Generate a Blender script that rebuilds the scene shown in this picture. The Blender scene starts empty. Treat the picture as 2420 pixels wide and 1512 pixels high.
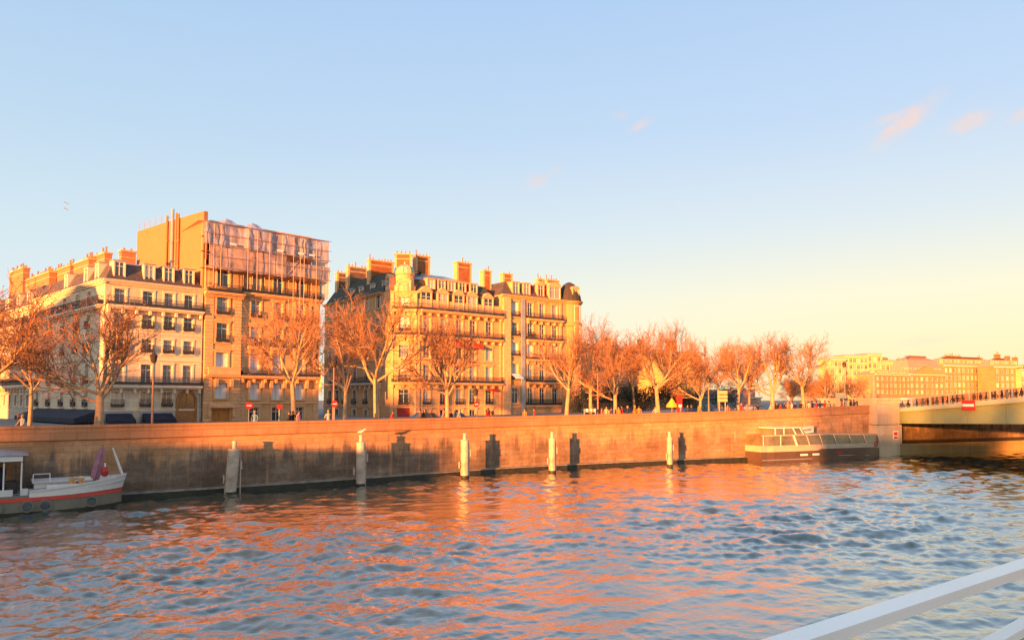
import bpy, bmesh, math, random
import numpy as np
from mathutils import Vector, Matrix
R = math.radians
sc = bpy.context.scene
COL = sc.collection
EYE = 7.0
F_PX, HOR, PITCH = 1750.0, 945.0, R(3)
PPY = HOR - F_PX * math.tan(PITCH)
GST = 4.4            # street level
# ------------------------------------------------------------------ geometry of the view
def ray(x, y):
    a = (x - 1210) / F_PX; b = (PPY - y) / F_PX
    c, s = math.cos(PITCH), math.sin(PITCH)
    return Vector((a, c - b * s, s + b * c))
def onz(x, y, z):
    d = ray(x, y); t = (z - EYE) / d.z
    return Vector((d.x * t, d.y * t, z))
def at(x, Y, y=940):
    d = ray(x, y); t = Y / d.y
    return Vector((d.x * t, Y, EYE + d.z * t))
def px(p):
    c, s = math.cos(PITCH), math.sin(PITCH)
    z = p[2] - EYE; w = p[1] * c + z * s; v = -p[1] * s + z * c
    return 1210 + F_PX * p[0] / w, PPY - F_PX * v / w
# ------------------------------------------------------------------ tagging / linking
def tag(o, label, cat, group=None):
    o['label'] = label; o['category'] = cat
    if group: o['group'] = group
    return o
def empty(name, loc, label=None, cat=None, group=None, rz=0):
    o = bpy.data.objects.new(name, None); COL.objects.link(o)
    o.location = loc; o.rotation_euler = (0, 0, rz); o.empty_display_size = .2
    if label: tag(o, label, cat, group)
    return o
def wloc(o):
    v = Vector(o.location)
    while o.parent: o = o.parent; v = v + Vector(o.location)
    return v
class MB:
    """collects faces, makes ONE mesh object"""
    def __init__(s): s.v = []; s.f = []; s.m = []; s.uv = []
    def face(s, pts, m=0, uv=None):
        i = len(s.v); s.v += [tuple(p) for p in pts]; s.f.append(tuple(range(i, i + len(pts)))); s.m.append(m)
        s.uv.append(uv)
    def box(s, c, e, m=0, ax=None):
        """centre c, full sizes e, ax = 3 axis vectors"""
        c = Vector(c)
        X, Y, Z = ax if ax else (Vector((1, 0, 0)), Vector((0, 1, 0)), Vector((0, 0, 1)))
        X = Vector(X) * e[0] / 2; Y = Vector(Y) * e[1] / 2; Z = Vector(Z) * e[2] / 2
        q = lambda a, b, d: c + X * a + Y * b + Z * d
        for fs in (((-1,-1,-1),(-1,1,-1),(1,1,-1),(1,-1,-1)), ((-1,-1,1),(1,-1,1),(1,1,1),(-1,1,1)),
                   ((-1,-1,-1),(1,-1,-1),(1,-1,1),(-1,-1,1)), ((1,-1,-1),(1,1,-1),(1,1,1),(1,-1,1)),
                   ((1,1,-1),(-1,1,-1),(-1,1,1),(1,1,1)), ((-1,1,-1),(-1,-1,-1),(-1,-1,1),(-1,1,1))):
            s.face([q(*k) for k in fs], m)
    def tube(s, pts, rad, n=6, m=0, cap=True):
        pts = [Vector(p) for p in pts]
        if not hasattr(rad, '__len__'): rad = [rad] * len(pts)
        base = len(s.v); up = Vector((0, 0, 1))
        d0 = (pts[1] - pts[0]).normalized()
        a = d0.cross(up if abs(d0.z) < .9 else Vector((1, 0, 0))).normalized()
        for i, p in enumerate(pts):
            d = (pts[min(i + 1, len(pts) - 1)] - pts[max(i - 1, 0)])
            if d.length < 1e-9: d = d0
            d = d.normalized(); a = (a - d * a.dot(d))
            a = a.normalized() if a.length > 1e-6 else d.orthogonal().normalized()
            b = d.cross(a)
            for k in range(n):
                t = 2 * math.pi * k / n
                s.v.append(tuple(p + (a * math.cos(t) + b * math.sin(t)) * rad[i]))
        for i in range(len(pts) - 1):
            for k in range(n):
                k2 = (k + 1) % n
                s.f.append((base + i*n + k, base + i*n + k2, base + (i+1)*n + k2, base + (i+1)*n + k)); s.m.append(m); s.uv.append(None)
        if cap:
            s.f.append(tuple(base + k for k in range(n))[::-1]); s.m.append(m); s.uv.append(None)
            s.f.append(tuple(base + (len(pts)-1)*n + k for k in range(n))); s.m.append(m); s.uv.append(None)
    def prism(s, poly, z0, z1, m=0):
        n = len(poly)
        s.face([(p[0], p[1], z1) for p in poly], m); s.face([(p[0], p[1], z0) for p in poly][::-1], m)
        for i in range(n):
            a, b = poly[i], poly[(i + 1) % n]
            s.face([(a[0], a[1], z0), (b[0], b[1], z0), (b[0], b[1], z1), (a[0], a[1], z1)], m)
    def lathe(s, c, prof, n=16, m=0):
        c = Vector(c)
        for (r0, z0), (r1, z1) in zip(prof[:-1], prof[1:]):
            for k in range(n):
                t0, t1 = 2*math.pi*k/n, 2*math.pi*(k+1)/n
                P = lambda r, t, z: (c.x + r*math.cos(t), c.y + r*math.sin(t), c.z + z)
                if r0 < 1e-5: s.face([P(0, 0, z0), P(r1, t1, z1), P(r1, t0, z1)][::-1], m)
                elif r1 < 1e-5: s.face([P(r0, t0, z0), P(r0, t1, z0), P(0, 0, z1)], m)
                else: s.face([P(r0, t0, z0), P(r0, t1, z0), P(r1, t1, z1), P(r1, t0, z1)], m)
    def mesh(s, name, mats, off=Vector((0, 0, 0)), smooth=False):
        me = bpy.data.meshes.new(name)
        me.from_pydata([(v[0]-off[0], v[1]-off[1], v[2]-off[2]) for v in s.v], [], s.f)
        for m in (mats if isinstance(mats, (list, tuple)) else [mats]): me.materials.append(m)
        me.polygons.foreach_set('material_index', s.m)
        if any(u is not None for u in s.uv):
            L = me.uv_layers.new(name='UVMap'); k = 0
            for f, u in zip(s.f, s.uv):
                for j in range(len(f)):
                    if u is not None: L.data[k].uv = u[j]
                    k += 1
        if smooth: me.polygons.foreach_set('use_smooth', [True] * len(me.polygons))
        me.update(); return me
    def build(s, name, mats, parent=None, smooth=False, merge=False):
        off = wloc(parent) if parent else Vector((0, 0, 0))
        me = s.mesh(name, mats, off, smooth)
        if merge:
            bm = bmesh.new(); bm.from_mesh(me); bmesh.ops.remove_doubles(bm, verts=bm.verts, dist=1e-4)
            bm.to_mesh(me); bm.free()
        o = bpy.data.objects.new(name, me); COL.objects.link(o)
        if parent: o.parent = parent
        return o
def inst(name, me, parent, wp, rz=0):
    o = bpy.data.objects.new(name, me); COL.objects.link(o)
    if parent: o.parent = parent; o.location = Vector(wp) - wloc(parent)
    else: o.location = wp
    o.rotation_euler = (0, 0, rz)
    return o
def structure(o): o['kind'] = 'structure'; return o
# ------------------------------------------------------------------ materials
def newmat(name):
    m = bpy.data.materials.new(name); m.use_nodes = True
    nt = m.node_tree; b = nt.nodes['Principled BSDF']
    return m, nt, b
def N(nt, t, **kw):
    n = nt.nodes.new(t)
    for k, v in kw.items():
        if k in ('inp',):
            for kk, vv in v.items(): n.inputs[kk].default_value = vv
        else: setattr(n, k, v)
    return n
def ramp(nt, fac, stops):
    r = N(nt, 'ShaderNodeValToRGB')
    e = r.color_ramp.elements
    while len(e) > 1: e.remove(e[-1])
    e[0].position = stops[0][0]; e[0].color = (*stops[0][1], 1)
    for p, c in stops[1:]:
        x = e.new(p); x.color = (*c, 1)
    nt.links.new(fac, r.inputs[0]); return r.outputs[0]
def simple(name, col, rough=.7, metal=0, var=.18, scale=1.5, bump=0.0, spec=.4):
    m, nt, b = newmat(name)
    b.inputs['Roughness'].default_value = rough; b.inputs['Metallic'].default_value = metal
    b.inputs['Specular IOR Level'].default_value = spec
    if var:
        tc = N(nt, 'ShaderNodeTexCoord')
        nz = N(nt, 'ShaderNodeTexNoise', inp={'Scale': scale, 'Detail': 5, 'Roughness': .65})
        nt.links.new(tc.outputs['Object'], nz.inputs['Vector'])
        lo = tuple(c * (1 - var) for c in col); hi = tuple(min(1, c * (1 + var)) for c in col)
        nt.links.new(ramp(nt, nz.outputs[0], [(.3, lo), (.7, hi)]), b.inputs['Base Color'])
        if bump:
            bp = N(nt, 'ShaderNodeBump', inp={'Strength': bump, 'Distance': .05})
            nt.links.new(nz.outputs[0], bp.inputs['Height']); nt.links.new(bp.outputs[0], b.inputs['Normal'])
    else: b.inputs['Base Color'].default_value = (*col, 1)
    return m
def stone(name, col, course=.45, joint=.75, long_=1.1, streak=.25, bump=.4, dirt=(.18, .14, .1)):
    """ashlar: UV in metres; mortar lines, dirt streaks"""
    m, nt, b = newmat(name)
    b.inputs['Roughness'].default_value = .85; b.inputs['Specular IOR Level'].default_value = .2
    uv = N(nt, 'ShaderNodeUVMap')
    br = N(nt, 'ShaderNodeTexBrick', inp={'Scale': 1.0, 'Mortar Size': .022, 'Mortar Smooth': .3, 'Brick Width': long_, 'Row Height': course,
           'Color1': (1, 1, 1, 1), 'Color2': (.86, .84, .8, 1), 'Mortar': (joint, joint * .97, joint * .92, 1)})
    nt.links.new(uv.outputs[0], br.inputs['Vector'])
    mp = N(nt, 'ShaderNodeMapping', inp={'Scale': (1.3, .16, 1)}); nt.links.new(uv.outputs[0], mp.inputs[0])
    nz = N(nt, 'ShaderNodeTexNoise', inp={'Scale': 1.0, 'Detail': 6, 'Roughness': .7}); nt.links.new(mp.outputs[0], nz.inputs['Vector'])
    n2 = N(nt, 'ShaderNodeTexNoise', inp={'Scale': .35, 'Detail': 4}); nt.links.new(uv.outputs[0], n2.inputs['Vector'])
    c1 = ramp(nt, n2.outputs[0], [(.3, tuple(c * .88 for c in col)), (.7, tuple(min(1, c * 1.08) for c in col))])
    mul = N(nt, 'ShaderNodeMixRGB', blend_type='MULTIPLY', inp={0: 1}); nt.links.new(c1, mul.inputs[1]); nt.links.new(br.outputs[0], mul.inputs[2])
    sf = ramp(nt, nz.outputs[0], [(.5, (0, 0, 0)), (.78, (streak,) * 3)])
    mx = N(nt, 'ShaderNodeMixRGB', inp={2: (*dirt, 1)}); nt.links.new(sf, mx.inputs[0]); nt.links.new(mul.outputs[0], mx.inputs[1])
    nt.links.new(mx.outputs[0], b.inputs['Base Color'])
    bp = N(nt, 'ShaderNodeBump', inp={'Strength': bump, 'Distance': .04}); nt.links.new(br.outputs[1], bp.inputs['Height']); bp.invert = True
    nt.links.new(bp.outputs[0], b.inputs['Normal'])
    return m
M = {}
M['cream'] = stone('limestone_cream', (.77, .62, .44))
M['gold'] = stone('limestone_gold', (.68, .385, .18), course=.38, streak=.3)
M['goldr'] = stone('limestone_rusticated', (.62, .42, .21), course=.42, joint=.45, long_=30, streak=.3, bump=1)
M['pale'] = stone('limestone_pale', (.71, .40, .185), course=.5)
M['grey'] = stone('limestone_grey', (.50, .45, .37), streak=.5)
M['goldfar'] = stone('limestone_amber', (.52, .27, .13), course=.6, joint=.9)
M['far'] = stone('limestone_far', (.74, .50, .25), course=.6, joint=.9)
M['trim'] = simple('carved_stone_trim', (.68, .385, .185), .85, var=.22, scale=2.5, bump=.3)
M['trimp'] = simple('pale_stone_trim', (.76, .60, .43), .85, var=.15, scale=2.5, bump=.3)
M['render'] = simple('painted_render_wall', (.42, .185, .085), .9, var=.07, scale=.6)
M['slate'] = None
M['iron'] = simple('wrought_iron_black', (.05, .042, .038), .5, .3, var=.3, scale=8)
M['frame'] = simple('white_painted_window_frame', (.62, .60, .56), .5, var=.08)
M['zinc'] = simple('zinc_sheet', (.34, .35, .37), .45, .4, var=.2, scale=.8)
M['brick'] = None
M['pot'] = simple('terracotta_pot', (.42, .17, .08), .8, var=.25, scale=6)
M['wood'] = simple('varnished_oak', (.32, .13, .04), .4, var=.25, scale=3)
M['navy'] = simple('navy_canvas', (.02, .02, .035), .8, var=.3, scale=1.2)
M['asphalt'] = simple('asphalt', (.05, .05, .05), .9, var=.25, scale=1.3, bump=.2)
M['paving'] = simple('granite_paving', (.22, .2, .18), .9, var=.2, scale=1.1, bump=.2)
M['white'] = simple('white_paint', (.78, .78, .77), .35, var=.05, scale=1)
M['warmroof'] = simple('warm_zinc_roof', (.40, .25, .17), .6, var=.15)
M['red'] = simple('red_paint', (.45, .03, .025), .45, var=.12)
M['redcloth'] = simple('red_canvas', (.62, .035, .02), .8, var=.12)
M['blind'] = simple('white_roller_blind', (.72, .70, .66), .8, var=.06, scale=.7)
def slate_mat(name, col, sh=.7):
    m, nt, b = newmat(name)
    b.inputs['Roughness'].default_value = .65; b.inputs['Specular IOR Level'].default_value = .2
    tc = N(nt, 'ShaderNodeUVMap')
    br = N(nt, 'ShaderNodeTexBrick', inp={'Scale': 1.0, 'Mortar Size': .02, 'Brick Width': .3, 'Row Height': .2,
         'Color1': (*col, 1), 'Color2': (*[c * sh for c in col], 1), 'Mortar': (*[c * .45 for c in col], 1)})
    nt.links.new(tc.outputs[0], br.inputs['Vector'])
    nz = N(nt, 'ShaderNodeTexNoise', inp={'Scale': .9, 'Detail': 5}); nt.links.new(tc.outputs[0], nz.inputs['Vector'])
    mul = N(nt, 'ShaderNodeMixRGB', blend_type='MULTIPLY', inp={0: .6}); nt.links.new(br.outputs[0], mul.inputs[1])
    nt.links.new(ramp(nt, nz.outputs[0], [(.3, (.6, .6, .6)), (.7, (1.25, 1.25, 1.25))]), mul.inputs[2])
    nt.links.new(mul.outputs[0], b.inputs['Base Color']); return m
M['slate'] = slate_mat('slate_tiles', (.13, .105, .10))
M['slateg'] = slate_mat('weathered_green_slate', (.085, .085, .055))
M['brick'] = slate_mat('chimney_brick', (.40, .15, .055), .8)
M['brick_shade'] = slate_mat('shaded_chimney_brick', (.22, .15, .11), .8)  # chimney brick with shade put into its colour, for the left wing stacks
def glass_mat(name, col, rough=.08):
    m, nt, b = newmat(name)
    b.inputs['Base Color'].default_value = (*col, 1); b.inputs['Roughness'].default_value = rough
    b.inputs['Specular IOR Level'].default_value = .9
    tc = N(nt, 'ShaderNodeTexCoord'); oi = N(nt, 'ShaderNodeObjectInfo')
    nz = N(nt, 'ShaderNodeTexNoise', inp={'Scale': .9, 'Detail': 2}); nt.links.new(tc.outputs['Object'], nz.inputs['Vector'])
    bp = N(nt, 'ShaderNodeBump', inp={'Strength': .25, 'Distance': .04}); nt.links.new(nz.outputs[0], bp.inputs['Height'])
    nt.links.new(bp.outputs[0], b.inputs['Normal'])
    c = ramp(nt, oi.outputs['Random'], [(0, tuple(k * .5 for k in col)), (.4, col), (.58, tuple(min(1, k * 2.5 + .08) for k in col)), (.8, (.38, .33, .28)), (1, (.6, .52, .42))])
    nt.links.new(c, b.inputs['Base Color']); return m
M['glass'] = glass_mat('window_glass', (.035, .04, .05))
# ------------------------------------------------------------------ facade helper
class Fac:
    def __init__(s, P0, P1):
        s.a = Vector((P0[0], P0[1], 0)); s.b = Vector((P1[0], P1[1], 0))
        d = s.b - s.a; s.L = d.length; s.u = d / s.L
        s.n = Vector((s.u.y, -s.u.x, 0)); s.flip = False
        if s.n.dot(-s.a) < 0: s.n = -s.n; s.flip = True
        s.rz = math.atan2(s.n.y, s.n.x) + math.pi / 2      # local -Y = outward
    def hit(s, x, y, off=0):
        d = ray(x, y); o = Vector((0, 0, EYE)); q = s.a + s.n * off
        t = (q - o).dot(s.n) / d.dot(s.n); p = o + d * t
        return (p - s.a).dot(s.u), p.z
    def U(s, x, y=880, off=0): return s.hit(x, y, off)[0]
    def Z(s, y, x, off=0): return s.hit(x, y, off)[1]
    def p(s, u, z, d=0): return Vector((*(s.a + s.u * u + s.n * d).xy, z))
    def face(s, mb, u0, u1, z0, z1, d=0, m=0, d2=None):
        d2 = d if d2 is None else d2
        q = [s.p(u0, z0, d), s.p(u1, z0, d), s.p(u1, z1, d2), s.p(u0, z1, d2)]; uv = [(u0, z0), (u1, z0), (u1, z1), (u0, z1)]
        if s.flip: q.reverse(); uv.reverse()
        mb.face(q, m, uv)
    def box(s, mb, u0, u1, z0, z1, d0, d1, m=0):
        c = s.p((u0+u1)/2, (z0+z1)/2, (d0+d1)/2)
        mb.box(c, (abs(u1-u0), abs(d1-d0), abs(z1-z0)), m, (s.u, -s.n if not s.flip else s.n, Vector((0, 0, 1))))
    def wall(s, mb, u0, u1, z0, z1, ops, depth=.32, m=0, d=0):
        us = sorted({round(k, 4) for k in [u0, u1] + [min(max(o[j], u0), u1) for o in ops for j in (0, 1)]})
        zs = sorted({round(k, 4) for k in [z0, z1] + [min(max(o[j], z0), z1) for o in ops for j in (2, 3)]})
        for i in range(len(us) - 1):
            for j in range(len(zs) - 1):
                cu, cz = (us[i]+us[i+1])/2, (zs[j]+zs[j+1])/2
                if any(o[0] < cu < o[1] and o[2] < cz < o[3] for o in ops): continue
                s.face(mb, us[i], us[i+1], zs[j], zs[j+1], d, m)
        for (a, b, c, e) in ops:
            P = lambda u, z, dd: s.p(u, z, d + dd)
            for q in ([P(a, c, 0), P(a, e, 0), P(a, e, -depth), P(a, c, -depth)], [P(b, e, 0), P(b, c, 0), P(b, c, -depth), P(b, e, -depth)],
                      [P(a, e, 0), P(b, e, 0), P(b, e, -depth), P(a, e, -depth)], [P(b, c, 0), P(a, c, 0), P(a, c, -depth), P(b, c, -depth)]):
                mb.face(q, m, [(a, c), (a, c + .3), (a + .3, c + .3), (a + .3, c)])
# window meshes are shared; local frame: x along wall, -y outward, z up, origin at sill centre on the wall plane
WM = {}
def wmesh(kind, w, h):
    w = round(w, 1); h = round(h, 1); k = (kind, w, h)
    if k in WM: return WM[k]
    mb = MB()
    if kind == 'frame':
        y = .2; t = .085
        for x in (-w/2 + t/2, w/2 - t/2, 0): mb.box((x, y, h/2), (t, .07, h), 0)
        for z in (t/2, h - t/2): mb.box((0, y + .003, z), (w, .07, t), 0)
        if h > 1.3: mb.box((0, y + .002, h * .72), (w, .066, .075), 0)
        me = mb.mesh('window_frame', M['frame'])
    elif kind == 'pane':
        mb.face([(-w/2, .26, 0), (w/2, .26, 0), (w/2, .26, h), (-w/2, .26, h)], 0); me = mb.mesh('pane', M['glass'])
    elif kind == 'blind':
        mb.face([(-w/2, .24, 0), (w/2, .24, 0), (w/2, .24, h), (-w/2, .24, h)], 0); me = mb.mesh('pane', M['blind'])
    elif kind == 'surround':
        for x in (-w/2 - .11, w/2 + .11): mb.box((x, -.03, h/2), (.2, .1, h), 0)
        mb.box((0, -.05, h + .13), (w + .56, .16, .26), 0); mb.box((0, -.1, h + .31), (w + .7, .26, .1), 0)
        mb.box((0, -.06, -.07), (w + .5, .24, .12), 0)
        me = mb.mesh('surround', M['trim'])
    elif kind == 'surroundp':
        for x in (-w/2 - .1, w/2 + .1): mb.box((x, -.02, h/2), (.18, .08, h), 0)
        mb.box((0, -.03, h + .1), (w + .42, .1, .2), 0); mb.box((0, -.05, -.07), (w + .5, .22, .12), 0)
        me = mb.mesh('surround', M['trimp'])
    elif kind == 'railing':
        rail(mb, lambda a, b, c: (a, -b, c), -w/2 - .08, w/2 + .08, .05, .95, .28, ret=True)
        me = mb.mesh('railing', M['iron'])
    WM[k] = me; return me
def rail(mb, P, u0, u1, z0, z1, d, ret=False, gap=.15):
    def bx(a0, a1, b0, b1, c0, c1):
        pts = [Vector(P(a, b, c)) for a in (a0, a1) for b in (b0, b1) for c in (c0, c1)]
        c = sum(pts, Vector()) / 8; X = Vector(P(a1, b0, c0)) - Vector(P(a0, b0, c0)); Y = Vector(P(a0, b1, c0)) - Vector(P(a0, b0, c0))
        mb.box(c, (X.length, Y.length, c1 - c0), 0, (X.normalized(), Y.normalized(), Vector((0, 0, 1))))
    bx(u0, u1, d - .025, d + .025, z1 - .05, z1); bx(u0, u1, d - .02, d + .02, z0, z0 + .04)
    bx(u0, u1, d - .01, d + .01, z0 + .1, z0 + .1 + (z1 - z0) * .26)   # cast scroll panel read as a solid band
    n = max(2, int((u1 - u0) / gap))
    for i in range(n + 1):
        u = u0 + (u1 - u0) * i / n; bx(u - .014, u + .014, d - .014, d + .014, z0 + .03, z1 - .04)
    if ret:
        for u in (u0, u1): bx(u - .02, u + .02, 0, d, z1 - .05, z1 - .003); bx(u - .012, u + .012, 0, d, z0 + .1, z0 + .55)
def window(root, F, u, z, w, h, pane='pane', surround='surround', railing=False, d=0):
    w = round(w, 1); h = round(h, 1)
    wp = F.p(u, z, d); rz = F.rz
    o = inst('window', wmesh('frame', w, h), root, wp, rz)
    def ch(nm, me):
        c = bpy.data.objects.new(nm, me); COL.objects.link(c); c.parent = o; return c
    ch('pane', wmesh(pane, w, h))
    if surround: ch('surround', wmesh(surround, w, h))
    if railing: ch('railing', wmesh('railing', w, h))
    return o
def balcony(root, F, u0, u1, z, dep=.8, mat=None, thick=.22, rail_h=1.0, brackets=True, d=0, plants=0):
    mb = MB(); F.box(mb, u0, u1, z - thick, z, d, d + dep); F.box(mb, u0 + .05, u1 - .05, z - thick - .16, z - thick - .003, d, d + dep * .75)
    if brackets:
        n = max(1, int((u1 - u0) / 1.5))
        for i in range(n + 1):
            u = u0 + .25 + (u1 - u0 - .5) * i / n; F.box(mb, u - .13, u + .13, z - thick - .65, z - thick - .163, d, d + dep * .6)
    b = mb.build('balcony', mat or M['trim'], root)
    rb = MB(); rail(rb, lambda a, bb, c: F.p(a, c, bb), u0 + .06, u1 - .06, z + .02, z + rail_h, d + dep - .07)
    for u in (u0 + .06, u1 - .06):
        F.box(rb, u - .015, u + .015, z + rail_h - .05, z + rail_h - .003, d, d + dep - .1)
        F.box(rb, u - .01, u + .01, z + .1, z + .55, d, d + dep - .1)
    rb.build('railing', M['iron'], b)
    return b
def cornice(mb, F, u0, u1, z, dep=.6, h=.5, m=0, d=0):
    F.box(mb, u0, u1, z - h, z - h * .62, d, d + dep * .35, m); F.box(mb, u0, u1, z - h * .6, z - h * .28, d, d + dep * .7, m)
    F.box(mb, u0, u1, z - h * .26, z, d, d + dep, m)
def opens(cols, rows, skip=()):
    r = []
    for ci, (u, w) in enumerate(cols):
        for ri, (z0, z1) in enumerate(rows):
            if (ci, ri) not in skip:
                ww = round(w, 1); hh = round(z1 - z0, 1); r.append((ci, ri, u - ww/2, u + ww/2, z0, z0 + hh))
    return r
def dormer(root, F, u, z, w, h, back, style='slope', mat=None, roofm=None, pane='pane', d=0):
    """little house on the roof: front at depth d, going back"""
    mb = MB(); t = .16
    ops = [(u - w/2 + t, u + w/2 - t, z + .12, z + h - .1)]
    F.wall(mb, u - w/2, u + w/2, z, z + h, ops, .15, 0, d)
    for uu in (u - w/2, u + w/2):
        q = [F.p(uu, z, d), F.p(uu, z + h, d), F.p(uu, z + h, d - back), F.p(uu, z, d - back)]; mb.face(q, 0)
    if style == 'gable':
        for sgn in (-1, 1):
            mb.face([F.p(u + sgn*(w/2 + .12), z + h - .02, d + .12), F.p(u, z + h + w*.42, d + .12), F.p(u, z + h + w*.42, d - back), F.p(u + sgn*(w/2 + .12), z + h - .02, d - back)], 1)
        mb.face([F.p(u - w/2 - .12, z + h, d + .05), F.p(u + w/2 + .12, z + h, d + .05), F.p(u, z + h + w*.42, d + .05)], 0)
    elif style == 'arch':
        pr = [(u - w/2 - .1, z + h)] + [(u + math.cos(math.pi*(1 - k/8))*(w/2 + .1), z + h + math.sin(math.pi*k/8)*w*.32) for k in range(9)] + [(u + w/2 + .1, z + h)]
        mb.face([F.p(a, b, d + .06) for a, b in pr], 0)
        for (a, b), (a2, b2) in zip(pr[:-1], pr[1:]):
            mb.face([F.p(a, b, d + .1), F.p(a2, b2, d + .1), F.p(a2, b2, d - back), F.p(a, b, d - back)], 1)
    else:
        F.box(mb, u - w/2 - .1, u + w/2 + .1, z + h, z + h + .1, d - back, d + .15, 1)
    o = mb.build('dormer', [mat or M['trim'], roofm or M['zinc']], root)
    w2 = round(w - 2*t, 1); h2 = round(h - .22, 1)
    for nm, me in (('window_frame', wmesh('frame', w2, h2)), ('pane', wmesh(pane, w2, h2))):
        c = inst(nm, me, None, (0, 0, 0), F.rz); c.parent = o; c.location = F.p(u, z + .12, d + .1) - wloc(root)
    return o
def chimney(roof, F, x0, x1, ytop, zb, off, thick=.9, mat='brick', pots=0, quoin=True, base_y=880, mid=None):
    """slab chimney whose near face lies in the facade plane shifted back by off, edges read at image columns x0, x1"""
    yy = ytop + 20
    ua, zt = F.hit(x0, yy, -off); ub, _ = F.hit(x1, yy, -off); zt = F.hit((x0 + x1)/2, ytop, -off)[1]
    if ua > ub: ua, ub = ub, ua
    mb = MB()
    def bx(a, b, c, e, d0, d1, m):
        F.box(mb, a, b, c, e, d0, d1, m)
    # brick faces carry metre UVs
    for (d, fl) in ((-off, 1), (-off - thick, 0)): F.face(mb, ua, ub, zb, zt, d, 0)
    for u in (ua, ub):
        mb.face([F.p(u, zb, -off), F.p(u, zb, -off - thick), F.p(u, zt, -off - thick), F.p(u, zt, -off)], 0, [(0, zb), (thick, zb), (thick, zt), (0, zt)])
    if quoin:
        w = min(.32, (ub - ua) * .18)
        for (a, b) in ((ua - .03, ua + w), (ub - w, ub + .03)): bx(a, b, zb, zt, -off - thick - .03, -off + .03, 1)
    bx(ua - .12, ub + .12, zt, zt + .22, -off - thick - .12, -off + .12, 1); bx(ua - .05, ub + .05, zt - .75, zt - .62, -off - thick - .05, -off + .05, 1)
    rnd = random.Random(int(x0 * 7 + ytop))
    n = pots or max(2, int((ub - ua) / .55))
    for i in range(n):
        if rnd.random() < .18: continue
        u = ua + (ub - ua) * (i + .5) / n; hh = rnd.choice((.35, .45, .5, .9)); c = F.p(u, zt + .22, -off - thick/2)
        mb.tube([c, c + Vector((0, 0, hh))], [.13, .1], 6, 2)
        if hh > .8: mb.tube([c + Vector((0, 0, hh - .12)), c + Vector((0, 0, hh))], [.18, .02], 6, 3)
    return mb.build('chimney', [M[mat], M['trim'], M['pot'], M['zinc']], roof)
def poly_offset(poly, d):
    """shrink a convex ccw polygon"""
    n = len(poly); out = []
    for i in range(n):
        p0, p1, p2 = [Vector(poly[(i + k) % n][:2]) for k in (-1, 0, 1)]
        e1 = (p1 - p0).normalized(); e2 = (p2 - p1).normalized()
        n1 = Vector((-e1.y, e1.x)); n2 = Vector((-e2.y, e2.x)); b = (n1 + n2); b = b / max(.3, b.dot(n1))
        out.append(p1 + b * d)
    return out
def ccw(poly):
    a = sum(poly[i][0]*poly[(i+1) % len(poly)][1] - poly[(i+1) % len(poly)][0]*poly[i][1] for i in range(len(poly)))
    return list(poly) if a > 0 else list(poly)[::-1]
def mansard(root, poly, z0, z1, inset, z2=None, inset2=3.5, mat='slate', top='zinc'):
    poly = ccw([tuple(p[:2]) for p in poly]); i1 = poly_offset(poly, inset); mb = MB(); n = len(poly)
    def side(A, B, za, zb, m):
        for i in range(n):
            a, b, c, d = Vector(A[i]), Vector(A[(i+1) % n]), Vector(B[(i+1) % n]), Vector(B[i])
            L = (b - a).length; sl = math.hypot(zb - za, (d - a).length)
            mb.face([(*a, za), (*b, za), (*c, zb), (*d, zb)], m, [(0, 0), (L, 0), (L, sl), (0, sl)])
    side(poly, i1, z0, z1, 0)
    if z2:
        i2 = poly_offset(poly, inset + inset2); side(i1, i2, z1, z2, 1); mb.face([(*Vector(p), z2) for p in i2], 1)
    else: mb.face([(*Vector(p), z1) for p in i1], 1)
    return mb.build('roof', [M[mat], M[top if mat != 'warmroof' else 'warmroof']], root)
def body(mb, poly, z0, z1, skip=(), m=0):
    """plain side/back walls of a footprint; edges listed in skip are built by Fac.wall"""
    n = len(poly)
    for i in range(n):
        if i in skip: continue
        a, b = poly[i], poly[(i+1) % n]; L = math.hypot(b[0]-a[0], b[1]-a[1])
        mb.face([(a[0], a[1], z0), (b[0], b[1], z0), (b[0], b[1], z1), (a[0], a[1], z1)], m, [(0, z0), (L, z0), (L, z1), (0, z1)])
    mb.face([(p[0], p[1], z1) for p in poly], m, [(p[0], p[1]) for p in poly])
# =================================================================== quay wall line read from the waterline
WL = [(-300,1224,1013),(0,1202,1007),(303,1181,1002),(550,1165,997),(850,1143,991),(1176,1117,984),(1400,1105,979),(1583,1096.5,975),(1790,1087,969),(2062,1077,957)]
wp = []
for x, wl, tp in WL:
    p = onz(x, wl, 0); t = onz(x, tp, 0) if 0 else None
    # height of the coping at that spot
    d = ray(x, tp); k = p.y / d.y
    wp.append([p.x, p.y, EYE + d.z * k])
wp = np.array(wp)
d0 = wp[0, :2] - wp[1, :2]; d0 /= np.linalg.norm(d0)
ext = [[*(wp[0, :2] + d0 * k), wp[0, 2]] for k in (160, 80, 40, 15)]
wp = np.array(ext + wp.tolist())
def resample(P, step=2.0, smooth=6):
    s = np.r_[0, np.cumsum(np.hypot(*np.diff(P[:, :2], axis=0).T))]; t = np.arange(0, s[-1], step)
    t = np.r_[t, s[-1]]
    Q = np.stack([np.interp(t, s, P[:, k]) for k in range(3)], 1)
    for _ in range(smooth):
        Q[1:-1] = (Q[:-2] + 2 * Q[1:-1] + Q[2:]) / 4
    s = np.r_[0, np.cumsum(np.hypot(*np.diff(Q[:, :2], axis=0).T))]
    return Q, s
WQ, WS = resample(wp)
def wtan(i):
    a, b = max(i - 1, 0), min(i + 1, len(WQ) - 1); t = WQ[b, :2] - WQ[a, :2]; return t / np.linalg.norm(t)
WN = np.array([[wtan(i)[1], -wtan(i)[0]] for i in range(len(WQ))])    # towards the river
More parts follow.
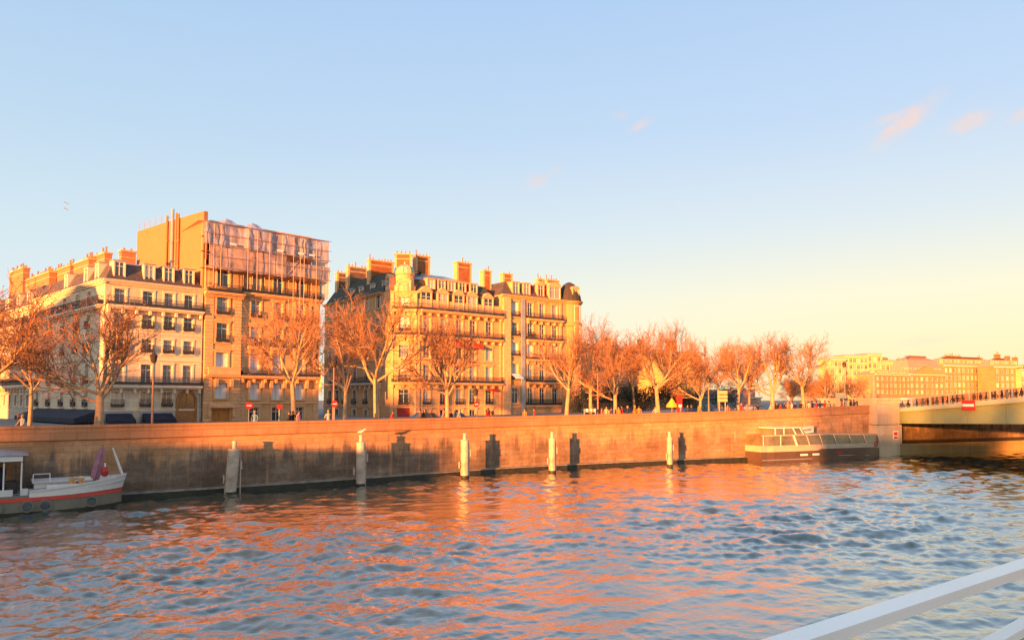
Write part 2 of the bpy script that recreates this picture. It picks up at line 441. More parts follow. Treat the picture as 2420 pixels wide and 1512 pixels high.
def wall_at(u):
    """point on the wall line at run u, its river normal and coping height"""
    x = np.interp(u, WS, WQ[:, 0]); y = np.interp(u, WS, WQ[:, 1]); z = np.interp(u, WS, WQ[:, 2])
    n = Vector((np.interp(u, WS, WN[:, 0]), np.interp(u, WS, WN[:, 1]), 0)).normalized(); return Vector((x, y, 0)), n, z
def u_px(x, off=0):
    """run u where the wall line shifted back by off shows at image column x"""
    lo, hi = WS[0], WS[-1] + 60
    def f(u):
        p, n, z = wall_at(u); q = p - n * off
        if u > WS[-1]: q = q + Vector((-n.y, n.x, 0)) * (u - WS[-1])
        return px((q.x, q.y, 6))[0] - x if q.y > 5 else -1e4
    for _ in range(60):
        m = (lo + hi) / 2
        if f(m) < 0: lo = m
        else: hi = m
    return lo
def quay_pt(x, off, ext=True):
    u = u_px(x, off); p, n, z = wall_at(u); q = p - n * off
    if u > WS[-1]: q = q + Vector((-n.y, n.x, 0)) * (u - WS[-1])
    return q, n, z
U_BR = WS[-1]
# ---- wall material: streaked limestone, dark river grime below, light washed band under the coping
m, nt, b = newmat('quay_limestone')
b.inputs['Roughness'].default_value = .85; b.inputs['Specular IOR Level'].default_value = .25
uv = N(nt, 'ShaderNodeUVMap'); sp = N(nt, 'ShaderNodeSeparateXYZ'); nt.links.new(uv.outputs[0], sp.inputs[0])
def noise(vec_scale, scale, det=6, rough=.65):
    mp = N(nt, 'ShaderNodeMapping', inp={'Scale': vec_scale}); nt.links.new(uv.outputs[0], mp.inputs[0])
    nz = N(nt, 'ShaderNodeTexNoise', inp={'Scale': scale, 'Detail': det, 'Roughness': rough}); nt.links.new(mp.outputs[0], nz.inputs['Vector']); return nz.outputs[0]
def mth(op, a, bb, c=None):
    n = N(nt, 'ShaderNodeMath', operation=op)
    for i, v in enumerate((a, bb, c)):
        if v is None: continue
        if isinstance(v, (int, float)): n.inputs[i].default_value = v
        else: nt.links.new(v, n.inputs[i])
    return n.outputs[0]
streak = noise((1.0, .09, 1), .9, 8, .7); streak2 = noise((.35, .05, 1), .8, 4); patch = noise((.5, .7, 1), .7, 7, .7); fine = noise((1, 1, 1), 3, 6, .7)
br = N(nt, 'ShaderNodeTexBrick', inp={'Scale': 1, 'Mortar Size': .012, 'Mortar Smooth': .4, 'Brick Width': 1.15, 'Row Height': .46, 'Color1': (1,1,1,1), 'Color2': (.76,.73,.7,1), 'Mortar': (.5,.47,.44,1)})
nt.links.new(uv.outputs[0], br.inputs['Vector'])
# v: 0 at coping, -5.3 at the water.  dark = how far below the washed band
v = sp.outputs[1]
wob = mth('MULTIPLY_ADD', streak, 8.5, -4.25)
wob = mth('MULTIPLY_ADD', streak2, 2.4, mth('SUBTRACT', wob, 1.2))
dark = mth('ADD', mth('MULTIPLY', mth('ADD', v, 2.0), -.9), wob)
ramp_u = N(nt, 'ShaderNodeMapRange', inp={'From Min': float(U_BR - 56), 'From Max': float(U_BR - 24), 'To Min': 1.0, 'To Max': .6}); nt.links.new(sp.outputs[0], ramp_u.inputs[0])
dk = N(nt, 'ShaderNodeClamp'); nt.links.new(mth('MULTIPLY', dark, 1), dk.inputs[0])
dkk = mth('MULTIPLY', dk.outputs[0], ramp_u.outputs[0])
cl = ramp(nt, patch, [(.3, (.42, .22, .11)), (.7, (.68, .385, .20))])
cd = ramp(nt, patch, [(.3, (.12, .085, .06)), (.5, (.22, .155, .11)), (.75, (.38, .28, .20))])
pale = N(nt, 'ShaderNodeMapRange', inp={'From Min': .57, 'From Max': .66, 'To Min': 0, 'To Max': .62}); nt.links.new(noise((1.6, .045, 1), 1.1, 5, .6), pale.inputs[0])
dkk = mth('MULTIPLY', dkk, mth('SUBTRACT', 1.0, pale.outputs[0]))
mx = N(nt, 'ShaderNodeMixRGB'); nt.links.new(dkk, mx.inputs[0]); nt.links.new(cl, mx.inputs[1]); nt.links.new(cd, mx.inputs[2])
m2 = N(nt, 'ShaderNodeMixRGB', blend_type='MULTIPLY', inp={0: .8}); nt.links.new(mx.outputs[0], m2.inputs[1]); nt.links.new(br.outputs[0], m2.inputs[2])
m3 = N(nt, 'ShaderNodeMixRGB', blend_type='MULTIPLY', inp={0: .6}); nt.links.new(m2.outputs[0], m3.inputs[1]); nt.links.new(ramp(nt, fine, [(.3, (.65,)*3), (.7, (1.2,)*3)]), m3.inputs[2])
nt.links.new(m3.outputs[0], b.inputs['Base Color'])
bp = N(nt, 'ShaderNodeBump', inp={'Strength': .5, 'Distance': .05}); nt.links.new(mth('MULTIPLY_ADD', br.outputs[1], -.6, fine), bp.inputs['Height']); nt.links.new(bp.outputs[0], b.inputs['Normal'])
M['quay'] = m
M['coping'] = stone('coping_stone', (.46, .24, .125), course=.5, long_=1.6, streak=.75, joint=.7, dirt=(.15, .09, .06))
M['algae'] = simple('algae_footing', (.025, .025, .015), .6, var=.5, scale=2)
M['ledge'] = simple('wet_footing_stone', (.24, .21, .16), .7, var=.4, scale=1.5)
def sweep(mb, Q, Nn, S, prof, m=0, i0=0, i1=None, topz=True):
    """prof: list of (offset to river, height relative to coping if <=0 key 't', else absolute) ; consecutive points make strips"""
    i1 = i1 or len(Q) - 1
    def P(i, o, kind, h):
        z = Q[i, 2] + h if kind == 't' else h
        return (Q[i, 0] + Nn[i, 0] * o, Q[i, 1] + Nn[i, 1] * o, z), z
    for i in range(i0, i1):
        run = 0
        for k in range(len(prof) - 1):
            (o0, k0, h0), (o1, k1, h1) = prof[k], prof[k + 1]
            a, za = P(i, o0, k0, h0); b_, zb = P(i + 1, o0, k0, h0); c, zc = P(i + 1, o1, k1, h1); d, zd = P(i, o1, k1, h1)
            e = abs(o1 - o0)
            ta, tb = Q[i, 2], Q[i + 1, 2]
            mb.face([a, b_, c, d], m, [(S[i], za - ta + run), (S[i+1], zb - tb + run), (S[i+1], zc - tb + run + e), (S[i], zd - ta + run + e)])
qw = empty('quay_wall', (WQ[20, 0], WQ[20, 1], 0), 'long stained limestone river wall with a projecting coping, carrying the street', 'quay wall')
mb = MB(); sweep(mb, WQ, WN, WS, [(0.0, 'a', -2), (0.0, 't', -1.02)]); mb.build('wall_face', M['quay'], qw, smooth=False)
mb = MB(); sweep(mb, WQ, WN, WS, [(.02, 't', -1.05), (.16, 't', -1.0), (.16, 't', -.88), (.1, 't', -.84), (.1, 't', -.22), (.17, 't', -.18), (.17, 't', -.02), (.12, 't', 0), (-.5, 't', 0), (-.5, 't', -1.3)])
mb.build('coping', M['coping'], qw)
mb = MB(); sweep(mb, WQ, WN, WS, [(.004, 'a', .56), (.34, 'a', .5), (.36, 'a', .44)], 0); sweep(mb, WQ, WN, WS, [(.36, 'a', .44), (.40, 'a', -1.5)], 1)
mb.build('footing', [M['ledge'], M['algae']], qw)
# =================================================================== street behind the wall, to the horizon
def strip(name, offs, mat, zz, jag=0):
    """sheet between two distances behind the wall line"""
    mb = MB(); n = len(WQ); E = 900
    idx = list(range(0, n, 3)) + [n - 1]
    idx = sorted(set(idx))
    pts = []
    for o in offs:
        row = []
        for i in idx: row.append((WQ[i, 0] - WN[i, 0]*o, WQ[i, 1] - WN[i, 1]*o, WQ[i, 2] - 1.02 + zz))
        t = wtan(n - 1)
        for k in (8, 40, 300, 1500): row.append((row[-1][0] + t[0]*k, row[-1][1] + t[1]*k, row[-1][2]))
        pts.append(row)
    for r0, r1 in zip(pts[:-1], pts[1:]):
        for i in range(len(r0) - 1): mb.face([r0[i], r0[i+1], r1[i+1], r1[i]], 0)
    return structure(mb.build(name, mat, None))
strip('pavement', (.5, 3.6), M['paving'], .0)
strip('kerb', (3.6, 3.75), M['paving'], .003)
strip('road', (3.75, 17), M['asphalt'], -.13)
strip('kerb', (17, 17.15), M['paving'], .003)
strip('ground', (17.15, 60, 300, 2500), M['paving'], .0)
# =================================================================== mooring piles
M['pile'] = simple('weathered_steel_pile', (.50, .41, .32), .6, .1, var=.42, scale=1.1, bump=.2)
piles = [(549, 1170, 1062, 27, 'thick grey mooring pile nearest the barge, leaning slightly right'),
         (852, 1150, 1046, 21, 'grey mooring pile with a gull standing on its pin, second from the barge'),
         (1098, 1130, 1040, 19, 'peach lit mooring pile, middle one of the five along the quay wall'),
         (1305, 1118, 1036, 16, 'pale mooring pile second from the sightseeing boat'),
         (1583, 1103, 1034, 13, 'slim orange lit mooring pile closest to the sightseeing boat')]
for k, (x, yb, yt, w, lab) in enumerate(piles):
    p = onz(x, yb, 0); r = w / F_PX * p.y / 2; d = ray(x, yt); zt = EYE + d.z * p.y / d.y
    o = empty('mooring_pile', (p.x, p.y, 0), lab, 'mooring pile', 'mooring piles in front of the quay wall')
    mb = MB(); lean = (.22 if k == 0 else 0)
    mb.tube([(p.x - lean, p.y, -2), (p.x - lean*.7, p.y, .5), (p.x + lean*.4, p.y, zt)], r, 20)
    mb.build('post', M['pile'], o, smooth=False)
    mb = MB(); mb.tube([(p.x - lean*.7, p.y, -1.5), (p.x - lean*.65, p.y, .28)], r * 1.02, 20, cap=False); mb.build('algae_band', M['algae'], o)
    mb = MB(); c = Vector((p.x + lean*.4, p.y, zt)); mb.lathe(c, [(r*1.06, -.08), (r*1.06, .05), (.16, .08), (.15, .5), (.19, .52), (.19, .62), (0, .66)], 14); mb.build('pin', M['pile'], o)
    mb = MB(); t = Vector((.88, .47, 0)); a = c + t * (r + .03)
    for e in (-.1, .1):
        q = Vector((-t.y, t.x, 0)) * e; mb.tube([a + q + Vector((0, 0, -zt - .5)), a + q + Vector((0, 0, -.25))], .03, 5)
    for j in range(int(zt / .35)): mb.tube([a + Vector((-t.y, t.x, 0))*.16 + Vector((0, 0, -.4 - j*.35)), a - Vector((-t.y, t.x, 0))*.16 + Vector((0, 0, -.4 - j*.35))], .02, 5)
    mb.build('ladder', M['pile'], o)
    for (dx, z, hh) in ((r + .2, zt * .66, .6), (-r - .16, zt * .36, .6)):
        mb = MB(); q = Vector((p.x, p.y - .1, z)) + t * dx
        mb.tube([q + Vector((0, 0, -hh/2)), q + Vector((0, 0, hh/2))], .06, 8)
        mb.tube([q, q - t * math.copysign(.28, dx)], .03, 5); mb.build('fender', M['pile'], o)
# gull on the second pile
def bird(name, p, s, label, flying=False, group=None):
    mb = MB(); p = Vector(p)
    mb.tube([p + Vector((-.2, 0, .12))*s, p + Vector((-.12, 0, .14))*s, p + Vector((0, 0, .15))*s, p + Vector((.12, 0, .2))*s, p + Vector((.17, 0, .27))*s, p + Vector((.23, 0, .29))*s, p + Vector((.3, 0, .27))*s], [.01*s, .05*s, .085*s, .07*s, .045*s, .045*s, .008*s], 8)
    if flying:
        for sg in (-1, 1):
            W = [Vector((.08, 0, .17)), Vector((.05, sg*.3, .28)), Vector((-.02, sg*.62, .2)), Vector((-.1, sg*.3, .25)), Vector((-.08, 0, .16))]
            mb.face([p + w*s for w in W], 0); mb.face([p + w*s - Vector((0, 0, .02*s)) for w in W][::-1], 0)
    else:
        for sg in (-1, 1): mb.tube([p + Vector((0, sg*.03, 0))*s, p + Vector((0, sg*.03, .1))*s], .01*s, 4)
    o = mb.build(name, M['gull'], None, smooth=True); tag(o, label, 'bird', group); return o
M['gull'] = simple('grey_white_feathers', (.5, .5, .5), .8, var=.3, scale=9)
p = onz(852, 1150, 0); d = ray(852, 1046); bird('gull', (p.x, p.y, EYE + d.z*p.y/d.y + .66), 1.5, 'white gull perched on top of the second mooring pile')
M['darkbird'] = M['iron']
for y, lb in ((483, 'upper of two tiny birds flying in the blue sky at left'), (497, 'lower of two tiny birds flying in the blue sky at left')):
    q = at(156, 90, y); o = bird('flying_bird', q, .75, lb, True, 'birds in the sky'); o.data.materials[0] = M['gull']
# =================================================================== moored barge (left)
def hull(mb, bow, ax, side, length, beam, zs, offs, m=0, blunt=4.5, nst=26, stern=True, sheer=None, flare=0):
    """hull skin: zs levels, rows along length; returns gunwale points. ax = direction bow->stern, side = starboard unit"""
    rows = []
    for i in range(nst + 1):
        s = (i / nst) ** 1.5 * length
        w = beam / 2 * min(1, math.sin(min(1, (s + .04) / blunt) * math.pi / 2) ** .75)
        sh = (sheer(s) if sheer else 0); row = []
        for sg in (-1, 1):
            col = []
            for z, k in zs:
                rake = k * offs * max(0, 1 - s / blunt)
                p = bow + ax * (s + rake) + side * (sg * w * (1 - .12 * k)); col.append(Vector((p.x, p.y, z + sh * (1 - k))))
            row.append(col)
        rows.append(row)
    return rows
BT = Vector((wtan(int(np.searchsorted(WS, u_px(200))))[0], wtan(int(np.searchsorted(WS, u_px(200))))[1], 0)).normalized()
BNv = Vector((BT.y, -BT.x, 0))
bow = onz(297, 1190, 0); ax = -BT; 
barge = empty('river_barge', tuple(bow), 'moored river barge with white bow, red stripe and round portholes', 'barge')
M['hullg'] = simple('hull_grey_paint', (.19, .17, .125), .45, var=.2, scale=.7)
M['hullw'] = simple('white_hull_paint', (.74, .72, .68), .4, var=.07, scale=.8)
M['hullr'] = simple('red_stripe_paint', (.62, .07, .05), .45, var=.15, scale=1)
M['deckg'] = simple('deck_grey', (.2, .2, .19), .8, var=.15)
LB, BM = 27.0, 4.8
sheer = lambda s: .62 * max(0, 1 - s / 6.5) ** 1.5
def barge_side(s, z, o=0):
    w = BM / 2 * min(1, math.sin(min(1, (s + .04) / 4.6) * math.pi / 2) ** .75)
    p = bow + ax * s + BNv * (w + o); return Vector((p.x, p.y, z))
nst = 34; prof = [('hullg', -0.7, 1.0), ('hullr', 1.02, 1.2), ('hullw', 1.2, 1.62)]
def bs(i): return (i / nst) ** 1.4 * LB
def band(name, mat, za, zb, o, k0=0.0, k1=1.0, s0=0, s1=99, shl=1.0):
    mb = MB()
    for sg in (-1, 1):
        for i in range(nst):
            a, b_ = bs(i), bs(i + 1)
            if b_ < s0 or a > s1: continue
            def P(s, z, k):
                w = BM / 2 * min(1, math.sin(min(1, (s + .04) / 4.6) * math.pi / 2) ** .75)
                p = bow + ax * (s + (1 - k) * .28 * max(0, 1 - s/4)) + BNv * (sg * (w + o)); return Vector((p.x, p.y, z + sheer(s) * shl * k))
            mb.face([P(a, za, k0), P(b_, za, k0), P(b_, zb, k1), P(a, zb, k1)], 0)
            if o > .01: mb.face([P(a, zb, k1), P(b_, zb, k1), P(b_, zb, k1) - BNv*sg*.07, P(a, zb, k1) - BNv*sg*.07], 0)
    return mb.build(name, M[mat], barge, smooth=False)
band('hull', 'hullg', -.7, .92, 0, 0, .05)
band('boot_topping', 'algae', -.5, .22, .012, 0, 0)
band('stripe', 'hullr', .86, 1.08, .04, .05, .08)
band('bulwark', 'hullw', 1.08, 1.4, .005, .15, 1.0, 0, 5.0)
band('side_strake', 'hullg', 1.08, 1.22, .004, .1, .1, 5, 99)
band('gunwale', 'hullw', 1.38, 1.46, .07, 1, 1, 0, 5.0)
mb = MB()   # deck
for i in range(nst):
    a, b_ = bs(i), bs(i + 1)
    def P(s, sg):
        p = barge_side(s, 1.2 + sheer(s)*.7); c = bow + ax*s; q = Vector((c.x, c.y, 0)) + (Vector((p.x, p.y, 0)) - Vector((c.x, c.y, 0)))*sg; return Vector((q.x, q.y, p.z))
    mb.face([P(a, -1), P(b_, -1), P(b_, 1), P(a, 1)], 0)
mb.build('deck', M['deckg'], barge)
Z3 = Vector((0, 0, 1)); AX = (ax, BNv, Z3)
def bb(s, y, z, L, W, H, m=0, mb=None, mat='hullw', name=None, par=None):
    q = bow + ax * s + BNv * y; mbb = mb or MB(); mbb.box(Vector((q.x, q.y, z + H/2)), (L, W, H), m, AX)
    if mb is None: return mbb.build(name, M[mat], par or barge)
def s_px(x, z=1.2, y=None):
    lo, hi = -1, 20
    for _ in range(50):
        m_ = (lo + hi)/2; q = barge_side(m_, z) if y is None else bow + ax*m_ + BNv*y + Vector((0, 0, z))
        if px(q)[0] > x: lo = m_
        else: hi = m_
    return lo
S = s_px
for s in (S(216, .5), S(107, .5), S(64, .5), S(-10, .5), S(-50, .5)):     # portholes
    q = barge_side(s, .55); o_ = MB(); c = q + BNv*.0
    ring = []
    for k in range(18):
        t = 2*math.pi*k/18; ring.append((math.cos(t), math.sin(t)))
    for k in range(18):
        a, b_ = ring[k], ring[(k+1) % 18]
        P = lambda r, e, off: c + ax*(e[0]*r) + Z3*(e[1]*r) + BNv*off
        o_.face([P(.36, a, .1), P(.36, b_, .1), P(.27, b_, .1), P(.27, a, .1)], 0); o_.face([P(.36, a, -.1), P(.36, b_, -.1), P(.36, b_, .1), P(.36, a, .1)], 0)
    ph = o_.build('porthole', M['hullg'], barge)
    g = MB(); g.face([c + ax*(e[0]*.28) + Z3*(e[1]*.28) + BNv*.06 for e in ring], 0); g.build('pane', M['glass'], ph)
def bspan(x0, x1, y, z, W, H, mat, name):
    a_, b_ = S(x1, z, y), S(x0, z, y); return bb((a_ + b_)/2, y - W/2, z, b_ - a_, W, H, name=name, mat=mat)
bspan(80, 216, 1.0, 1.25, 2.4, .55, 'hullw', 'deck_box'); bspan(76, 220, 1.15, 1.8, 2.6, .08, 'frame', 'hatch_lid')
bspan(66, 186, 2.1, 1.2, .4, .34, 'zinc', 'side_locker'); bspan(110, 186, 2.12, 1.5, .38, .22, 'hullw', 'bench')
bspan(-160, 12, .2, 1.2, 1.6, 1.5, 'navy', 'canopy_shade_box'); bspan(14, 40, .9, 1.2, 1.2, .75, 'iron', 'stacked_chairs'); bspan(48, 66, 2.2, 1.2, .3, .4, 'frame', 'locker'); bspan(-60, 30, 2.25, 1.2, .2, .38, 'frame', 'rail_board')  # first box is dark to stand in for the shade beneath the canopy
bspan(-200, 54, 2.1, 3.28, 4.2, .32, 'hullw', 'canopy')
s1c = S(68, 3.7, 1.8)
A = [bow + ax*s + BNv*y + Z3*z for s, y, z in ((s1c, -2.2, 3.63), (s1c, 2.2, 3.63), (s1c+12, 2.2, 3.63), (s1c+12, -2.2, 3.63), (s1c + 2.6, 0, 4.1), (s1c+9, 0, 4.1))]
mb = MB()
for f in ((0, 1, 4), (1, 2, 5, 4), (2, 3, 5), (3, 0, 4, 5)): mb.face([A[i] for i in f], 0)
mb.face([A[0], A[1], A[2], A[3]], 0)
mb.build('canopy_roof', M['zinc'], barge)
for x in (50, 8, -60):
    for y in (-1.9, 2.0):
        q = bow + ax*S(x, 2, y) + BNv*y; mb = MB(); mb.tube([(q.x, q.y, 1.2), (q.x, q.y, 3.2)], .045, 6); mb.build('canopy_post', M['hullw'], barge)
M.setdefault('orangep', simple('orange_striped_bollard', (.62, .3, .1), .5, var=.1))
for x in (169, 191):
    q = bow + ax*S(x, 1.6, 1.9) + BNv*1.9; mb = MB(); mb.tube([(q.x, q.y, 1.3), (q.x, q.y, 2.0)], .13, 10); mb.tube([(q.x, q.y, 1.95), (q.x, q.y, 2.08)], .19, 10); mb.build('bollard', [M['orangep']], barge)
# rail frames, winch, flag staff mast at the bow
mb = MB(); q = bow + ax*S(118, 2, .9) + BNv*.9
for e in (0, .9): mb.tube([q + ax*e + Z3*1.85, q + ax*e + Z3*2.35], .03, 5)
mb.tube([q + Z3*2.35, q + ax*.9 + Z3*2.35], .03, 5); mb.build('handrail', M['hullw'], barge)
mb = MB(); q = bow + ax*.25
mb.tube([q + Z3*1.95, q + ax*.35 + Z3*3.0, q + ax*.62 + Z3*3.8], [.1, .08, .045], 8); mb.build('bow_mast', M['hullw'], barge)
mb = MB(); q = bow + ax*1.35 + BNv*.6; mb.lathe(Vector((q.x, q.y, 1.95)), [(.0, .0), (.17, .05), (.22, .35), (.15, .6), (.0, .68)], 10); mb.tube([q + Z3*2.55, q + Z3*2.85], .05, 6, 1); mb.build('red_buoy', [M['red'], M['hullw']], barge)
for s, y, r, nm, mt in ((2.3, .6, .22, 'winch', 'trimp'), (2.9, .9, .18, 'flower_pot', 'pot'), (3.2, .3, .2, 'crate', 'wood'), (1.9, .2, .17, 'buoy', 'trimp'), (2.6, -.3, .2, 'ventilator', 'hullw')):
    mb = MB(); q = bow + ax*s + BNv*y; mb.lathe(Vector((q.x, q.y, 1.35)), [(0, 0), (r, .06), (r, .55), (r*.6, .62), (0, .62)], 9, 0); mb.build(nm, M[mt], barge)
# painted name panel: two rows of letter-like strokes cannot be read in the photo, only a mauve panel
M['mauve'] = simple('mauve_name_panel', (.45, .2, .34), .6, var=.15, scale=4)
mb = MB()
for i in range(6):
    s0_, s1_ = .75 + i*.22, .75 + (i+1)*.22
    P = lambda s, z, k: barge_side(s, z) + BNv*.03 + Vector((0, 0, sheer(s)*k)) + ax*.25
    mb.face([P(s0_, 1.18, .45), P(s1_, 1.18, .45), P(s1_, 1.33, .8), P(s0_, 1.33, .8)], 0)
mb.build('name_panel', M['mauve'], barge)
# folded parasol on the barge
q = onz(228, 1200, 0); q = bow + ax*S(221, 1.6, .3) + BNv*.3
par = empty('folded_parasol', (q.x, q.y, 1.5), 'tall folded dusty pink parasol leaning on the barge foredeck', 'parasol')
M['pinkc'] = simple('pink_canvas', (.36, .16, .2), .9, var=.3, scale=4)
mb = MB(); lean = Vector((.16, .1, 1)).normalized(); base = Vector((q.x, q.y, 1.5))
prof = [(.05, 0), (.05, .2), (.24, .26), (.27, .6), (.26, 1.2), (.22, 1.8), (.16, 2.3), (.05, 2.5)]
n = 18
for (r0, h0), (r1, h1) in zip(prof[2:-1], prof[3:]):
    for k in range(n):
        t0, t1 = 2*math.pi*k/n, 2*math.pi*(k+1)/n; w = lambda kk: 1 + (.22 if kk % 3 == 0 else -.12)
        P = lambda r, t, h, kk: base + lean*h + Vector((math.cos(t)*r*w(kk), math.sin(t)*r*w(kk), 0))
        mb.face([P(r0, t0, h0, k), P(r0, t1, h0, k+1), P(r1, t1, h1, k+1), P(r1, t0, h1, k)], 0)
mb.build('canvas', M['pinkc'], par)
mb = MB(); mb.tube([base, base + lean*2.58], .04, 6); mb.build('pole', M['iron'], par)
# =================================================================== sightseeing boat (right)
sa, sb = onz(1803, 1093, 0), onz(2114, 1080, 0)
sax = (sb - sa); SL = sax.length; sax = sax.normalized(); sn = Vector((sax.y, -sax.x, 0))
boat = empty('sightseeing_boat', tuple(sa), 'low glass sided sightseeing boat with dark hull moored along the quay wall', 'boat')
M['hulld'] = simple('dark_hull_paint', (.10, .062, .045), .4, var=.25, scale=.6)
M['bglass'] = simple('tinted_boat_glass', (.17, .14, .09), .08, 0, var=.5, scale=.45, spec=.9)
SW = 3.8
def sp_(s, y, z): return Vector((*(sa + sax*s - sn*(SW/2) + sn*y).xy, z))
nst2 = 26
def sw(s):
    f = s / SL; w = SW/2
    if f > .72: w *= max(.04, 1 - ((f - .72) / .28) ** 2.0)
    if f < .04: w *= .9
    return w
def sband(name, mat, za, zb, s0, s1, mi=0, out=0, rake=0):
    mb = MB()
    for sg in (-1, 1):
        for i in range(nst2):
            a = s0 + (s1 - s0)*i/nst2; b_ = s0 + (s1 - s0)*(i+1)/nst2
            A = lambda s, z: sp_(s + (rake*max(0, s/SL - .8)*5*z), sg*(sw(s) + out), z(s) if callable(z) else z)
            f = lambda s, z: sp_(s, sg*(sw(s) + out), z(s) if callable(z) else z)
            mb.face([f(a, za), f(b_, za), f(b_, zb), f(a, zb)], 0)
    for s in (s0, s1):
        mb.face([sp_(s, -sw(s), za(s) if callable(za) else za), sp_(s, sw(s), za(s) if callable(za) else za), sp_(s, sw(s), zb(s) if callable(zb) else zb), sp_(s, -sw(s), zb(s) if callable(zb) else zb)], 0)
    return mb.build(name, M[mat], boat)
hz = lambda s: 1.15 + (.18 if s > SL*.42 else 0) - .25*max(0, s/SL - .8)*5
sband('hull', 'hulld', -.5, hz, 0, SL)
mb = MB()
for i in range(nst2):
    a, b_ = SL*i/nst2, SL*(i+1)/nst2
    mb.face([sp_(a, -sw(a), hz(a) - .02), sp_(b_, -sw(b_), hz(b_) - .02), sp_(b_, sw(b_), hz(b_) - .02), sp_(a, sw(a), hz(a) - .02)], 0)
mb.build('deck', M['deckg'], boat)
M['boatw'] = simple('cream_boat_paint', (.50, .40, .29), .45, var=.12, scale=.8)
sband('side_panel', 'boatw', lambda s: hz(s), lambda s: 1.85 - .25*max(0, s/SL - .85)*6, 0.0, SL*.97)
topz = lambda s: 2.95 - .45*max(0, s/SL - .55)*1.3
sband('window_band', 'bglass', lambda s: 1.84 - .25*max(0, s/SL - .85)*6, topz, .2, SL*.93, out=-.06)
mb = MB()
for i in range(nst2):
    a, b_ = .0 + SL*.93*i/nst2, SL*.93*(i+1)/nst2
    z = lambda s: topz(s) + .02
    for y0, y1, zz0, zz1 in ((-1, 1, .08, .08),):
        mb.face([sp_(a, -sw(a), z(a)+.08), sp_(b_, -sw(b_), z(b_)+.08), sp_(b_, sw(b_), z(b_)+.08), sp_(a, sw(a), z(a)+.08)], 0)
    for sg in (-1, 1): mb.face([sp_(a, sg*sw(a), z(a)-.04), sp_(b_, sg*sw(b_), z(b_)-.04), sp_(b_, sg*sw(b_), z(b_)+.08), sp_(a, sg*sw(a), z(a)+.08)], 0)
mb.build('roof', M['boatw'], boat)
for i, s in enumerate((.25, 2.6, 4.5, 6.4, 8.4, 10.6, 13.0, 15.4, SL*.92)):
    mb = MB(); lean_ = .5 if i > 1 else 0
    for sg in (-1, 1): mb.tube([sp_(s + lean_, sg*(sw(s) + .02), 1.8), sp_(s, sg*(sw(s) + .02), topz(s) + .02)], .04 if i != 2 else .12, 5)
    mb.build('window_post', M['hullw'], boat)
mb = MB(); c = sp_(4.6, 0, 3.05)   # wheelhouse on the roof with slanted windows
W0, W1 = 2.3, 6.0
ptsL = [(W0, 3.05), (W1 + .9, 3.05), (W1, 3.72), (W0, 3.78)]
mb2 = MB()
for sg in (-1, 1): mb2.face([sp_(a, sg*1.35, z) for a, z in ptsL], 0)
mb2.face([sp_(ptsL[1][0], -1.35, 3.05), sp_(ptsL[1][0], 1.35, 3.05), sp_(ptsL[2][0], 1.35, 3.72), sp_(ptsL[2][0], -1.35, 3.72)], 0)
mb2.face([sp_(W0, -1.35, 3.05), sp_(W0, 1.35, 3.05), sp_(W0, 1.35, 3.78), sp_(W0, -1.35, 3.78)], 0)
wh = mb2.build('wheelhouse', M['bglass'], boat)
mb2 = MB(); mb2.box(sp_((W0 + W1)/2 - .1, 0, 3.82), (W1 - W0 + .4, 3.0, .1), 0, (sax, sn, Z3))
for s_ in (W0 + .02, 3.6, 4.9, W1):
    for sg in (-1, 1): mb2.tube([sp_(s_ + (.5 if s_ > 4 else 0), sg*1.37, 3.05), sp_(s_, sg*1.37, 3.78)], .06, 5)
mb2.build('roof', M['hullw'], wh)
mb2 = MB(); mb2.box(sp_(7.4, .9, 3.5), (2.2, .12, .75), 0, ((sax + Z3*.08).normalized(), sn, Z3)); mb2.box(sp_(7.4, .97, 3.5), (1.5, .02, .3), 1, ((sax + Z3*.08).normalized(), sn, Z3)); mb2.build('name_board', [M['frame'], M['zinc']], boat)
for s_, m_, L_ in ((3.4, 'white', 1.1), (4.9, 'white', 1.0)):
    mb2 = MB(); mb2.box(sp_(6.0 + (s_ - 3.4)*1.2, SW/2 + .03, .72), (L_, .03, .2), 0, (sax, sn, Z3)); mb2.build('hull_lettering', M[m_], boat)
mb2 = MB(); mb2.box(sp_(SL*.56, SW/2 + .03, .85), (.9, .03, .28), 0, (sax, sn, Z3)); mb2.build('red_mark', M['red'], boat)
s_ = SL*.88; mb2 = MB()
ringc = sp_(s_, sw(s_) + .08, 1.62)
mb2.tube([ringc + sax*math.cos(t)*.24 + Z3*math.sin(t)*.24 for t in [k*math.pi/8 for k in range(17)]], .07, 6); mb2.build('lifebuoy', M['red'], boat)
mb2 = MB(); mb2.tube([sp_(-.1, SW/2 + .06, .25), sp_(SL*.35, SW/2 + .06, .25)], .06, 6); mb2.build('rubbing_strip', M['zinc'], boat); mb2 = MB(); mb2.tube([sp_(SL*.55, sw(SL*.55) + .05, .5), sp_(SL*.8, sw(SL*.8) + .05, .35)], .04, 6); mb2.build('rubbing_strip', M['zinc'], boat)
for s_ in (2, 5, 9):
    mb2 = MB(); q = sp_(s_, -SW/2 - .2, .7); mb2.tube([q - Z3*.35, q + Z3*.35], .17, 8); mb2.build('fender', M['hulld'], boat)
